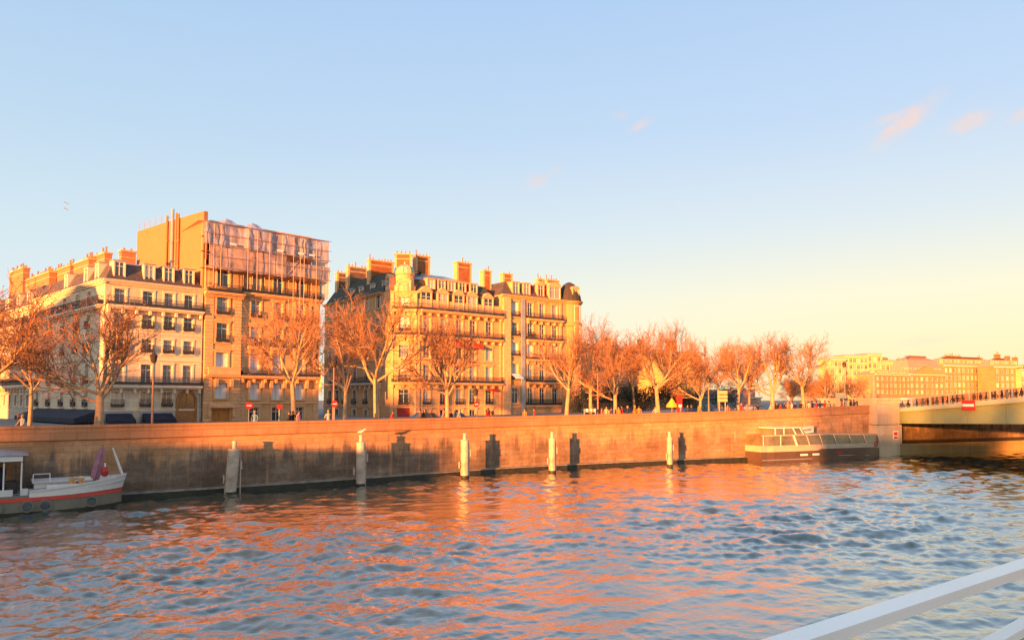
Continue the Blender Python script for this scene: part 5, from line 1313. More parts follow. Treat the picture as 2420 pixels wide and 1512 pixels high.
# =================================================================== bare plane trees
M['bark'] = simple('plane_tree_bark', (.42, .28, .16), .9, var=.35, scale=2.2, bump=.4)
M['twig'] = simple('bare_twigs', (.31, .155, .08), .9, var=.3, scale=1.2)
M['bud'] = simple('dry_seed_balls', (.36, .165, .08), .9, var=.3, scale=2)
def tree_mesh(seed, upr=.0):
    rn = random.Random(seed); T = MB(); C = MB()
    def rv(): return Vector((rn.gauss(0, 1), rn.gauss(0, 1), rn.gauss(0, 1))).normalized()
    def branch(mb, p, d, L, r0, r1, nseg, sides, wob, trop):
        pts = [p]; rad = [r0]; dirs = [d]
        for k in range(nseg):
            d = (d + rv()*wob + Vector((0, 0, trop))).normalized(); p = p + d*(L/nseg); pts.append(p); dirs.append(d); rad.append(r0 + (r1-r0)*(k+1)/nseg)
        mb.tube(pts, rad, sides, 0, cap=False); return pts, dirs
    hz_ = 3.6 + rn.random()*.7
    tp, td = branch(T, Vector((0, 0, -.3)), Vector((rn.gauss(0, .03), rn.gauss(0, .03), 1)).normalized(), hz_, .29, .21, 5, 10, .03, 0)
    T.tube([Vector((0, 0, -.3)), Vector((0, 0, .25))], [.38, .29], 10, 0, cap=False)
    n1 = rn.choice((5, 6, 7)); a0 = rn.random()*6.28
    for i in range(n1):
        az = a0 + i*2*math.pi/n1 + rn.gauss(0, .25); el = R(rn.choice((22, 38, 55, 74, 30)) + upr + rn.gauss(0, 6)); st = tp[-1] - Vector((0, 0, rn.random()*.8*(1 if i % 2 else .2)))
        d = Vector((math.cos(az)*math.cos(el), math.sin(az)*math.cos(el), math.sin(el)))
        L1 = 5.2*(.85 + rn.random()*.3)
        p1, d1 = branch(T, st, d, L1, .125, .05, 6, 7, .16, .09)
        for j in range(8):
            t = .22 + .78*(j + rn.random()*.6)/8; k = min(5, int(t*6)); q = p1[k].lerp(p1[k+1], t*6 - k)
            d2 = (d1[k] + rv()*.75 + Vector((0, 0, .12))).normalized(); L2 = 3.0*(1.1 - .45*t)*(.8 + rn.random()*.4)
            p2, dd2 = branch(T if j < 5 else C, q, d2, L2, 0.055*(1.15 - .5*t), .022, 4, 5, .22, .07)
            for m_ in range(6):
                t2 = .15 + .85*(m_ + rn.random())/6; k2 = min(3, int(t2*4)); q2 = p2[k2].lerp(p2[k2+1], min(1, t2*4 - k2))
                d3 = (dd2[k2] + rv()*.85).normalized(); L3 = 1.5*(.7 + rn.random()*.5)
                p3, dd3 = branch(C, q2, d3, L3, .028, .014, 3, 3, .28, .08)
                for n_ in range(4):
                    t3 = (n_ + rn.random())/4; k3 = min(2, int(t3*3)); q3 = p3[k3].lerp(p3[k3+1], min(1, t3*3 - k3))
                    d4 = (dd3[k3] + rv()*.9 + Vector((0, 0, .1))).normalized(); L4 = .75*(.6 + rn.random()*.7)
                    p4, dd4 = branch(C, q3, d4, L4, .013, .008, 2, 3, .3, .1)
                    for o_ in range(3):
                        q4 = p4[o_ % 2].lerp(p4[o_ % 2 + 1], rn.random()); d5 = (dd4[1] + rv()*.9).normalized(); e = q4 + d5*(.28 + rn.random()*.25)
                        s_ = d5.orthogonal().normalized()*.010; C.face([q4 - s_, q4 + s_, e + s_*.6, e - s_*.6], 0)
                        if rn.random() < .42:
                            v_ = rv()*.055; w_ = v_.orthogonal().normalized()*.04; C.face([e - v_, e + w_, e + v_, e - w_], 1)
    return T.mesh('trunk', M['bark'], smooth=True), C.mesh('crown', [M['twig'], M['bud']])
TREES = [tree_mesh(s, u) for s, u in ((3, 0), (8, 4), (15, -2), (23, 6))]
TDIM = []
for T_, C_ in TREES:
    a_ = np.empty(len(C_.vertices)*3, np.float32); C_.vertices.foreach_get('co', a_); a_ = a_.reshape(-1, 3)
    TDIM.append((float(np.percentile(np.hypot(a_[:, 0], a_[:, 1]), 97)), float(np.percentile(a_[:, 2], 99.7))))
print('TREE DIMS', TDIM)
def plant_tree(k, base, H, hw, label, group, rz=0, name='plane_tree'):
    o = empty(name, base, label, 'tree', group); s = H/TDIM[k % 4][1]; sx = 1.22*hw/TDIM[k % 4][0]
    o.rotation_euler = (0, 0, rz); o.scale = (sx, sx, s)
    for nm, me in zip(('trunk', 'crown'), TREES[k % 4]):
        c = bpy.data.objects.new(nm, me); COL.objects.link(c); c.parent = o
    return o
def tree_px(k, x, off, ytop, hwpx, label, group='bare plane trees along the quay', rz=0, zg=None):
    q, n, z = quay_pt(x, off); g = z - 1.05 if zg is None else zg
    d = ray(x, ytop); zt_ = EYE + d.z*q.y/d.y; H = zt_ - g; hw = hwpx/F_PX*q.y
    return plant_tree(k, (q.x, q.y, g), H, hw, label, group, rz)
front = [(-48, 660, 195, 0, 'bare plane tree at the far left edge, trunk out of frame, boughs reaching in'),
 (232, 694, 165, 1, 'broad bare plane tree in front of the cream corner house with navy awnings'),
 (697, 700, 105, 2, 'bright orange lit plane tree in front of the tall golden house'),
 (893, 694, 125, 3, 'bare plane tree in front of the shaded side of the tower house'),
 (1058, 745, 100, 0, 'bare plane tree in front of the tower house, beneath the two red awnings'),
 (1338, 775, 85, 2, 'pale bare plane tree in front of the bow corner house'),
 (1453, 782, 80, 1, 'bare plane tree first to the right of the bow corner house'),
 (1558, 780, 92, 3, 'stout bare plane tree left of the yellow parasol'),
 (1655, 835, 62, 0, 'slim bare tree between the red kiosk panel and the direction sign'),
 (1742, 805, 66, 2, 'bare plane tree just right of the three panel direction sign'),
 (1824, 785, 88, 1, 'large spreading bare tree against the pale sky, left one of a pair'),
 (1900, 788, 72, 3, 'bare tree against the pale sky, last one before the bridge')]
for i, (x, yt, hw, k, lab) in enumerate(front): tree_px(k, x, 5.0, yt, hw, lab, rz=i*1.3)
rear = [(1395, 745, 70, 14, 1, 'faint tall bare crown just right of the bow corner house'), (1580, 757, 62, 55, 0, 'faint high bare crown rising behind the stout plane tree'),
 (1700, 798, 62, 50, 3, 'faint bare crown behind the direction sign'), (1500, 800, 50, 45, 2, 'faint bare crown above the purple mansard'), (1770, 800, 55, 40, 0, 'thin bare tree behind the large spreading tree'),
 (1955, 868, 38, 60, 1, 'small bare tree in front of the pale yellow blocks'), (2015, 895, 32, 40, 2, 'small bare tree left of the bridge pylon'), (2100, 885, 36, 60, 3, 'bare tree right of the bridge pylon'),
 (2140, 880, 34, 75, 0, 'bare tree before the pediment mansion'), (2200, 895, 30, 80, 1, 'low bare tree under the pediment'), (2262, 890, 36, 80, 2, 'bare tree before the long orange building'), (2330, 888, 32, 80, 3, 'bare tree near the right edge beyond the bridge'), (2172, 900, 26, 70, 0, 'small bare tree between the pediment and the stepped blocks'), (2232, 902, 28, 72, 3, 'small bare tree left of the long orange building'), (2296, 898, 30, 74, 1, 'small bare tree above the red board on the bridge'), (2372, 896, 30, 70, 0, 'small bare tree before the narrow house with chimneys'), (2405, 892, 32, 72, 2, 'bare tree cut by the right edge beyond the bridge')]
for i, (x, yt, hw, off, k, lab) in enumerate(rear): tree_px(k, x, off, yt, hw, lab, 'background bare trees', rz=i*.9, zg=4.6)
street = [(815, 722, 78, 20, 1, 'bare tree in the side street beside the golden house'), (70, 725, 85, 16, 3, 'second bare tree from the left, set back on the pavement')]
for i, (x, yt, hw, off, k, lab) in enumerate(street): tree_px(k, x, off, yt, hw, lab, 'background bare trees', rz=i*1.1 + .4)
# ------------------------------------------------------------------ evergreens added as a dark band in place of the shade behind the trees
M['leafd'] = simple('shade_dark_evergreen_leaves', (.025, .035, .018), .8, var=.5, scale=1.5)
def shrub_mesh(seed, w, h, n=2600, s=.16):
    rn = random.Random(seed); mb = MB()
    blobs = [(Vector((rn.uniform(-w*.36, w*.36), rn.uniform(-w*.3, w*.3), h*rn.uniform(.25, .72))), rn.uniform(.22, .34)*min(w, h)) for _ in range(9)]
    for i in range(n):
        c, r = blobs[i % len(blobs)]; v = Vector((rn.gauss(0, 1), rn.gauss(0, 1), rn.gauss(0, 1))).normalized()
        p = c + Vector((v.x*r*1.1, v.y*r, v.z*r))*rn.uniform(.75, 1.08)
        if p.z < 0: p.z = -p.z*.3
        a = Vector((rn.gauss(0, 1), rn.gauss(0, 1), rn.gauss(0, 1))).normalized()*s; b_ = a.orthogonal().normalized()*s*.6; mb.face([p - a, p + b_, p + a, p - b_], 0)
    return mb.mesh('foliage', M['leafd'])
SH = [shrub_mesh(5, 7, 7), shrub_mesh(9, 9, 6)]
for i, (x, Y, ws, hs, lab) in enumerate(((1400, 128, 1.0, .9, 'dark evergreen beside the foot of the bow corner house'), (1428, 132, 1.1, 1.0, 'dark evergreen behind the first plane tree right of the houses'), (1478, 134, .9, .85, 'dark evergreen below the purple mansard'),
     (1512, 136, 1.0, 1.05, 'tall dark evergreen left of the stout plane tree'), (1590, 138, 1.0, 1.0, 'dark evergreen behind the yellow parasol'), (1622, 140, .8, .8, 'dark evergreen right of the red kiosk panel'), (1706, 150, .9, .8, 'dark evergreen behind the direction sign'), (2030, 150, .8, .5, 'low dark shrub left of the bridge pylon'))):
    q = at(x, Y); o = empty('evergreen_shrub', (q.x, q.y, 4.5), lab, 'shrub', 'dark evergreens added for the shade behind the quay trees'); o.scale = (ws, ws, hs); o.rotation_euler = (0, 0, i)
    c = bpy.data.objects.new('foliage', SH[i % 2]); COL.objects.link(c); c.parent = o
    mb = MB(); mb.tube([(q.x, q.y, 4.2), (q.x, q.y, 6.5)], .15, 6)
    me = mb.mesh('stem', M['bark'], Vector((q.x, q.y, 4.5))); c = bpy.data.objects.new('stem', me); COL.objects.link(c); c.parent = o
mb = MB(); qa, qb_ = at(1395, 118), at(1650, 140); FF = Fac(qa, qb_); rail(mb, lambda a, b_, c: FF.p(a, c, b_), 0, FF.L, 4.5, 6.6, 0, gap=.2)
o = mb.build('iron_fence', M['iron'], None); tag(o, 'dark iron garden fence behind the plane trees right of the houses', 'fence')
# =================================================================== people
def skin_person(verts, edges, name):
    me = bpy.data.meshes.new('tmp'); me.from_pydata([v[:3] for v in verts], edges, []); o = bpy.data.objects.new('tmp', me); COL.objects.link(o)
    md = o.modifiers.new('s', 'SKIN'); o.modifiers.new('b', 'SUBSURF').levels = 1
    for i, v in enumerate(verts): me.skin_vertices[0].data[i].radius = (v[3], v[4] if len(v) > 4 else v[3])
    me.skin_vertices[0].data[0].use_root = True
    dg = bpy.context.evaluated_depsgraph_get(); dg.update(); r = bpy.data.meshes.new_from_object(o.evaluated_get(dg)); r.name = name
    bpy.data.objects.remove(o); bpy.data.meshes.remove(me); return r
def human(pose):
    st = {'stand': (.02, -.03, 0, 0), 'walk': (.28, -.25, .18, -.15), 'lean': (.05, .0, .25, .3)}[pose]
    V = [(0,0,.95,.15,.12),(0,.0,1.15,.14,.1),(0,0,1.36,.18,.11),(0,.0,1.5,.06,.06),(0,-.01,1.57,.075,.09),(0,-.01,1.66,.082,.1),(0,0,1.74,.045,.05),
         (.1,st[0]*-.4,.52,.075),(.1,-st[0]*.7+.0,.1,.05),(.1,-st[0]*.7-.16,.04,.04), (-.1,-st[1]*.4,.52,.075),(-.1,-st[1]*.7,.1,.05),(-.1,-st[1]*.7-.16,.04,.04),
         (.2,0,1.4,.055),(.25,-st[2]*.4,1.13,.048),(.24,-st[2]-.08,.9,.035),(.24,-st[2]-.1,.8,.03),
         (-.2,0,1.4,.055),(-.25,-st[3]*.4,1.13,.048),(-.24,-st[3]-.08,.9,.035),(-.24,-st[3]-.1,.8,.03)]
    E = [(0,1),(1,2),(2,3),(3,4),(4,5),(5,6),(0,7),(7,8),(8,9),(0,10),(10,11),(11,12),(2,13),(13,14),(14,15),(15,16),(2,17),(17,18),(18,19),(19,20)]
    return skin_person(V, E, 'person')
def matcol(n, c): return simple(n, c, .8, var=.15, scale=5)
M['skin'] = matcol('skin', (.45, .25, .17)); M['hair'] = matcol('dark_hair', (.03, .02, .015)); M['hairb'] = matcol('fair_hair', (.3, .18, .08))
coats = {'black': (.012, .012, .015), 'navy': (.02, .03, .07), 'red': (.45, .03, .02), 'orange': (.55, .18, .04), 'beige': (.45, .35, .22), 'white': (.38, .36, .34), 'grey': (.15, .15, .16), 'light blue': (.16, .26, .33), 'pink': (.5, .22, .25), 'brown': (.12, .06, .03)}
coatm = {k: matcol(k.replace(' ', '_') + '_coat', v) for k, v in coats.items()}; M['trou'] = matcol('dark_trousers', (.02, .02, .03))
bases = {p: human(p) for p in ('stand', 'walk', 'lean')}; pm = {}
hm = MB(); hm.lathe(Vector((0, .02, 1.6)), [(.088, -.03), (.1, .06), (.085, .14), (.04, .18), (0, .19)], 10); HAIR = [hm.mesh('hair', M['hair']), hm.mesh('hair', M['hairb'])]
def pmesh(pose, coat):
    k = (pose, coat)
    if k not in pm:
        me = bases[pose].copy(); me.materials.clear()
        for m_ in (coatm[coat], M['skin'], M['trou']): me.materials.append(m_)
        for p in me.polygons:
            z = p.center.z; p.material_index = 1 if z > 1.52 or (z < .86 and abs(p.center.x) > .19) else (2 if z < .82 else 0); p.use_smooth = True
        pm[k] = me
    return pm[k]
def person(p, rz, pose, coat, label, group, hair=0, s=1):
    o = bpy.data.objects.new('person', pmesh(pose, coat)); COL.objects.link(o); o.location = p; o.rotation_euler = (0, 0, rz); o.scale = (s, s, s); tag(o, label, 'person', group)
    c = bpy.data.objects.new('hair', HAIR[hair]); COL.objects.link(c); c.parent = o; return o
rp = random.Random(77)
plist = [(44, 'brown', 'by the far left tree'), (53, 'white', 'by the far left tree'), (602, 'light blue', 'at the doorway of the golden house'), (684, 'black', 'left of the bright orange tree trunk'), (693, 'black', 'at the foot of the bright orange tree'), (706, 'pink', 'right of the bright orange tree trunk'), (776, 'white', 'in the dark side street'),
 (929, 'red', 'beside the shaded wing'), (993, 'brown', 'right of the red door'), (1004, 'black', 'before the tower house'), (1049, 'orange', 'left of the tree under the red awnings'), (1066, 'black', 'right of the tree under the red awnings'), (1075, 'grey', 'before the tower house'), (1086, 'white', 'before the tower house'), (1153, 'red', 'before the red awning'), (1163, 'brown', 'before the red awning'),
 (1240, 'orange', 'at the grey pipe strip'), (1263, 'red', 'right of the grey pipe strip'), (1391, 'black', 'at the bow corner'), (1422, 'orange', 'near the first plane tree'), (1433, 'beige', 'near the first plane tree'), (1446, 'pink', 'near the first plane tree'), (1462, 'orange', 'near the first plane tree'), (1469, 'red', 'right of the first plane tree'), (1483, 'navy', 'before the dark hedge'),
 (1500, 'orange', 'before the dark hedge'), (1510, 'orange', 'before the dark hedge'), (1549, 'beige', 'at the stout plane tree'), (1606, 'pink', 'at the red kiosk panel'), (1625, 'navy', 'right of the red kiosk panel'), (1634, 'navy', 'right of the red kiosk panel'), (1651, 'orange', 'at the slim bare tree'), (1720, 'orange', 'at the direction sign'), (1752, 'red', 'by the office block'), (1765, 'pink', 'by the office block'), (1791, 'black', 'by the office block'),
 (1822, 'white', 'at the large spreading tree'), (1836, 'black', 'right of the large spreading tree'), (1845, 'red', 'right of the large spreading tree'), (1853, 'navy', 'right of the large spreading tree'), (1862, 'orange', 'between the pair of sky trees'), (1871, 'white', 'between the pair of sky trees'), (1880, 'black', 'between the pair of sky trees'), (1893, 'black', 'at the last tree before the bridge'), (1912, 'white', 'right of the last tree'), (1920, 'black', 'right of the last tree'), (1929, 'red', 'right of the last tree'), (1938, 'navy', 'right of the last tree'),
 (1950, 'red', 'left of the two legged white panel'), (1959, 'beige', 'left of the two legged white panel'), (1990, 'red', 'between the legs of the white panel'), (2010, 'black', 'before the bridge pylon'), (2018, 'navy', 'before the bridge pylon'), (2027, 'black', 'before the bridge pylon'), (2038, 'brown', 'before the bridge pylon'), (2046, 'black', 'before the bridge pylon')]
ordn = ['first', 'second', 'third', 'fourth', 'fifth', 'sixth', 'seventh']; seen = {}
for x, coat, where in plist:
    k = (coat, where); seen[k] = seen.get(k, 0) + 1; tot = sum(1 for a in plist if a[1:] == k)
    off = rp.uniform(1.2, 2.6); q, n, z = quay_pt(x, off)
    lab = f'person in a {coat} coat behind the parapet {where}' if tot == 1 else f'{ordn[seen[k]-1]} person from the left in {coat} {where}'
    person((q.x, q.y, z - 1.02), rp.uniform(0, 6.28), rp.choice(('stand', 'walk', 'lean')), coat, lab, 'people on the quay pavement', rp.random() < .3, rp.uniform(.95, 1.05))
bx = [2118, 2132, 2146, 2155, 2166, 2180, 2192, 2205, 2214, 2228, 2240, 2252, 2262, 2275, 2290, 2302, 2318, 2331, 2344, 2352, 2368, 2380, 2391, 2403, 2415]
on2 = ['first', 'second', 'third', 'fourth', 'fifth', 'sixth', 'seventh', 'eighth', 'ninth', 'tenth', 'eleventh', 'twelfth', 'thirteenth', 'fourteenth']
for i, x in enumerate(bx):
    yy = rp.uniform(1.2, 4.5); FB = Fac(bp_(0, yy, 0), bp_(90, yy, 0)); s_ = FB.U(x, 945); coat = rp.choice(('black', 'black', 'navy', 'grey', 'brown', 'black', 'white'))
    side = 'left of' if x < 2280 else 'right of'
    k = (coat, side); seen[k] = seen.get(k, 0) + 1
    person(tuple(bp_(s_, yy, zT(s_) - .62)), rp.uniform(0, 6.28), rp.choice(('stand', 'walk')), coat, f'{on2[seen[k]-1]} person in {coat} from the left on the bridge {side} the red board', 'people on the bridge', 0)
# =================================================================== vehicles
def car(loc, rz, mat, label, van=False):
    o = empty('parked_car' if not van else 'delivery_van', loc, label, 'van' if van else 'car', None if van else 'cars on the quay road', rz)
    L, W, H = (5.2, 1.95, 2.3) if van else (4.3, 1.75, 1.45)
    prof = [(-L/2, .35), (-L/2, .85), (-L*.44, .95), (-L*.34, 1.0 if not van else H), (L*.28 if not van else L*.47, .0)] 
    def loft(name, pts, w, mt, inset=0.0):
        mb = MB(); z0 = min(p[1] for p in pts); z1_ = max(p[1] for p in pts); f = lambda z: w/2 - inset*(z - z0)/max(.01, z1_ - z0)
        for sg in (-1, 1): q = [(x, sg*f(z), z) for x, z in pts]; mb.face(q if sg < 0 else q[::-1], 0)
        for (xa, za), (xb, zb) in zip(pts, pts[1:] + pts[:1]): mb.face([(xa, -f(za), za), (xa, f(za), za), (xb, f(zb), zb), (xb, -f(zb), zb)], 0)
        me = mb.mesh(name, mt); c = bpy.data.objects.new(name, me); COL.objects.link(c); c.parent = o; return c
    if van:
        loft('body', [(-2.6, .35), (2.5, .35), (2.6, .9), (2.2, 1.2), (1.6, 2.15), (1.4, 2.3), (-2.5, 2.3), (-2.6, 2.1)], W, mat, .12)
        loft('windscreen', [(2.24, 1.22), (2.26, 1.25), (1.68, 2.1), (1.6, 2.1)], W*.86, M['glass'], .05)
    else:
        loft('body', [(-2.1, .3), (2.05, .3), (2.15, .55), (2.05, .78), (1.0, .92), (-1.6, .95), (-2.1, .9), (-2.15, .6)], W, mat, .06)
        loft('cabin', [(-1.75, .95), (.95, .93), (.35, 1.4), (-1.1, 1.42)], W*.92, M['glass'], .18)
        loft('roof', [(-1.12, 1.415), (.38, 1.4), (.3, 1.45), (-1.05, 1.47)], W*.74, mat, .02)
    for x in (-L*.3, L*.31):
        for sg in (-1, 1):
            mb = MB(); mb.tube([(x, sg*(W/2 - .18), .33), (x, sg*(W/2 + .01), .33)], .33, 14); me = mb.mesh('wheel', M['navy']); c = bpy.data.objects.new('wheel', me); COL.objects.link(c); c.parent = o
    for sg in (-1, 1):
        mb = MB(); mb.box((L/2 - .03, sg*W*.36, .66), (.06, .3, .14)); me = mb.mesh('headlight', M['frame']); c = bpy.data.objects.new('headlight', me); COL.objects.link(c); c.parent = o
    return o
carc = {'black': matcol('black_car_paint', (.015, .015, .018)), 'silver': matcol('silver_car_paint', (.4, .4, .42)), 'dark blue': matcol('dark_blue_car_paint', (.02, .03, .08)), 'white': matcol('white_car_paint', (.7, .7, .7))}
for m_ in carc.values(): m_.node_tree.nodes['Principled BSDF'].inputs['Roughness'].default_value = .25
for x, off, c_, w_ in ((1012, 7, 'black', 'in front of the tower house'), (1078, 7, 'silver', 'in front of the tower house'), (1636, 7, 'dark blue', 'left of the direction sign'), (1672, 7, 'black', 'left of the direction sign'), (1770, 7, 'black', 'before the office block'), (1850, 8, 'dark blue', 'between the pair of sky trees'), (1945, 8, 'white', 'left of the white two legged panel')):
    q, n, z = quay_pt(x, off); car((q.x, q.y, z - 1.15), math.atan2(n.x, -n.y), carc[c_], f'{c_} car on the quay road {w_}')
FB = Fac(bp_(0, 9, 0), bp_(90, 9, 0)); s_ = FB.U(2130, 948); q = bp_(s_, 9, zT(s_) - .45); car(tuple(q), math.atan2(BD.y, BD.x), carc['white'], 'white van driving onto the bridge behind its left railing', True)
# =================================================================== signs, lamps, kiosk
M['signy'] = simple('cream_sign_panel', (.62, .46, .2), .6, var=.08); M['polem'] = simple('painted_lamp_post', (.30, .17, .1), .6, var=.2)
def zat(q, x, y): d = ray(x, y); return EYE + d.z*q.y/d.y
def lamp(x, ytop, off, label):
    q, n, z = quay_pt(x, off); zt_ = zat(q, x, ytop); o = empty('street_lamp', (q.x, q.y, z - 1.02), label, 'street lamp', 'street lamps on the quay')
    mb = MB(); mb.tube([(q.x, q.y, z - 1.02), (q.x, q.y, z), (q.x, q.y, zt_)], [.13, .09, .05], 8); mb.build('pole', M['polem'], o)
    mb = MB(); mb.lathe(Vector((q.x, q.y, zt_)), [(.05, 0), (.2, .08), (.28, .5), (.3, .55), (.1, .75), (.03, .95), (0, 1)], 8); mb.build('lantern', [M['iron']], o)
lamp(360, 858, 2.0, 'thin reddish lamp post in front of the cream corner house'); lamp(788, 868, 2.5, 'lamp post with a round red sign at the dark side street'); lamp(1413, 880, 2.5, 'lamp post at the right edge of the bow corner house'); lamp(1675, 905, 3, 'lamp post left of the direction sign')
lamp(1997, 868, 9, 'slim lamp post right of the last tree before the bridge'); lamp(1124, 935, 6, 'short lamp post with a round sign before the tower house')
def roundsign(x, y, off, label, r=.3, mt='red'):
    q, n, z = quay_pt(x, off); zc = zat(q, x, y); o = empty('road_sign', (q.x, q.y, z - 1), label, 'road sign', 'round red road signs')
    mb = MB(); mb.tube([Vector((q.x, q.y, zc)) + n*.12, Vector((q.x, q.y, zc)) + n*.16], r, 20); mb.build('disc', M[mt], o)
    mb = MB(); mb.box(Vector((q.x, q.y, zc)) + n*.18, (r*1.2, .02, r*.3), 0, (Vector((-n.y, n.x, 0)), n, Z3)); mb.build('white_bar', M['white'], o)
    mb = MB(); mb.tube([Vector((q.x, q.y, z - 1)) + n*.1, Vector((q.x, q.y, zc)) + n*.1], .035, 6); mb.build('post', M['zinc'], o)
roundsign(789, 954, 2.3, 'round red sign fixed to the lamp post at the dark side street'); roundsign(1124, 955, 5.8, 'round red sign before the tower house, right of the tree'); roundsign(587, 958, 2.2, 'round red sign left of the blue coated person at the golden house', .3)
def panel_sign(x0, x1, ys, off, y_leg, mt, name, label, legs=2):
    q, n, z = quay_pt((x0+x1)/2, off); t = Vector((-n.y, n.x, 0)); w = (x1-x0)/F_PX*q.y; o = empty(name, (q.x, q.y, z - 1), label, 'sign')
    for ya, yb in ys:
        za, zb = zat(q, x0, ya), zat(q, x0, yb); mb = MB(); mb.box(Vector((q.x, q.y, (za+zb)/2)) + n*.08, (w, .06, za - zb), 0, (t, n, Z3)); mb.build('panel', M[mt], o)
    for k in range(legs):
        e = t*(w*(.32 if legs == 2 else 0)*(-1 if k else 1)); mb = MB(); mb.tube([Vector((q.x, q.y, z - 1)) + e, Vector((q.x, q.y, zat(q, x0, ys[0][0]))) + e], .05, 6); mb.build('post', M['railw'], o)
panel_sign(1693, 1721, ((923, 931), (933.5, 940), (942, 949)), 1.0, 0, 'signy', 'direction_sign', 'cream direction sign of three stacked panels on posts above the quay wall')
panel_sign(1971, 2001, ((928, 941),), .9, 0, 'railw', 'information_panel', 'pale blank panel on two legs at the right end of the quay wall')
panel_sign(654, 666, ((956, 966),), 3.0, 0, 'redcloth', 'notice_board', 'small red notice before the golden house, left of the bright tree', 1)
q, n, z = quay_pt(1588, 3.0); k = q.y/F_PX
o = empty('yellow_parasol', (q.x, q.y, z - 1), 'yellow peaked parasol beside a red panel, right of the stout plane tree', 'parasol')
M['yel'] = simple('yellow_canvas', (.75, .42, .04), .7, var=.12)
mb = MB(); zt_ = zat(q, 1588, 942); zb_2 = zat(q, 1588, 957); w = 13*k
mb.lathe(Vector((q.x, q.y, 0)), [(w, zb_2 - .25), (w, zb_2), (w*.55, (zt_ + zb_2)/2), (.1, zt_), (0, zt_ + .1)], 8); mb.build('canopy', M['yel'], o)
mb = MB(); mb.tube([(q.x, q.y, z - 1), (q.x, q.y, zt_)], .05, 6); mb.build('pole', M['polem'], o)
q, n, z = quay_pt(1606, 2.4); t = Vector((-n.y, n.x, 0)); o = empty('red_kiosk_panel', (q.x, q.y, z - 1), 'upright red panel with a white label beside the yellow parasol', 'sign')
mb = MB(); z0_, z1_ = z - 1, zat(q, 1606, 938); mb.box(Vector((q.x, q.y, (z0_+z1_)/2)), (.62, .2, z1_ - z0_), 0, (t, n, Z3)); mb.lathe(Vector((q.x, q.y, z1_)), [(.31, 0), (.22, .2), (0, .3)], 10); mb.build('board', M['red'], o)
mb = MB(); mb.box(Vector((q.x, q.y, z1_ - 1.0)) + n*.12, (.45, .03, .3), 0, (t, n, Z3)); mb.build('label_strip', M['white'], o)
q, n, z = quay_pt(1394, 2.0); t = Vector((-n.y, n.x, 0)); o = empty('street_barrier', (q.x, q.y, z - 1), 'striped orange and white street barrier at the bow corner house', 'barrier')
mb = MB()
for j in range(6): mb.box(Vector((q.x, q.y, z + .38)) + t*((j-2.5)*.25), (.25, .05, .35), j % 2, (t, n, Z3))
mb.build('board', [M['orangep'], M['white']], o); mb = MB()
for e in (-.7, .7): mb.tube([Vector((q.x, q.y, z - 1)) + t*e, Vector((q.x, q.y, z + .5)) + t*e], .04, 6)
mb.build('stand', M['zinc'], o)
# =================================================================== own boat: handrail in the foreground, unseen shade cabin behind the camera
ZR = 6.2
ra, rb = onz(1909, 1512, ZR), onz(2420, 1342, ZR); rd = (rb - ra).normalized(); rn_ = Vector((rd.y, -rd.x, 0))    # towards camera side
TB = empty('tour_boat', tuple(ra + rn_*1 - Z3*6), 'white tour boat the picture is taken from, its handrail crossing the bottom right corner', 'boat')
M['railp'] = simple('white_rail_enamel', (.95, .87, .79), .3, var=.03, scale=2)
def rbar(name, base, d, t0, t1, wid, hgt, nrm, mt='railp'):
    mb = MB(); c0 = base + d*t0; c1_ = base + d*t1; c = (c0 + c1_)/2 - nrm*(wid/2) - Z3*(hgt/2)
    mb.box(c, ((c1_ - c0).length, wid, hgt), 0, (d, nrm, Z3)); o = mb.build(name, M[mt], TB)
    bv = o.modifiers.new('bevel', 'BEVEL'); bv.width = .009; bv.segments = 3; return o
rbar('handrail', ra, rd, -4, 2.6, .095, .042, rn_)
for t_ in (-2.2, 1.99): rbar('post', ra + rd*t_ - Z3*.042 - rn_*.025, rd, 0, .045, .045, .8, rn_)
rbar('lower_rail', onz(2372, 1512, 5.92), (onz(2420, 1484, 5.92) - onz(2372, 1512, 5.92)).normalized(), -.8, .6, .07, .04, rn_)
mb = MB(); q = onz(2425, 1520, 5.7); mb.box(q - Z3*.12 , (.3, .3, .24), 0, (rd, rn_, Z3)); mb.build('bench_end', M['wood'], TB)
mb = MB(); A = [ra + rd*a + rn_*b_ for a, b_ in ((-9, -.15), (1.8, -.15), (1.8, 3.4), (-9, 3.4))]
mb.prism([(p.x, p.y) for p in A], 5.25, 5.4); mb.build('upper_deck', M['deckg'], TB)
mb = MB(); mb.prism([(p.x, p.y) for p in A], -.5, 5.248); mb.build('hull', M['hullw'], TB)
SUN_H = Vector((-.48, -.877, 0)).normalized(); sd = -SUN_H; sp2 = Vector((sd.y, -sd.x, 0))
def OT(o_, t_): return sp2*o_ + sd*t_
mb = MB(); mb.prism([tuple(OT(*k).xy) for k in ((-10, -30), (8, -30), (8, -18), (-10, -18))], -.5, 9.9); mb.build('cabin', M['hullw'], TB)  # unseen cabin, added this tall to shade the sightseeing boat
mb = MB()
for k in range(7): c = OT(-8.8 + k*2.5, -17.97); mb.box(c + Z3*7.0, (1.7, .04, 1.3), 0, (sp2, sd, Z3))
mb.build('shade_cabin_window', M['glass'], TB)
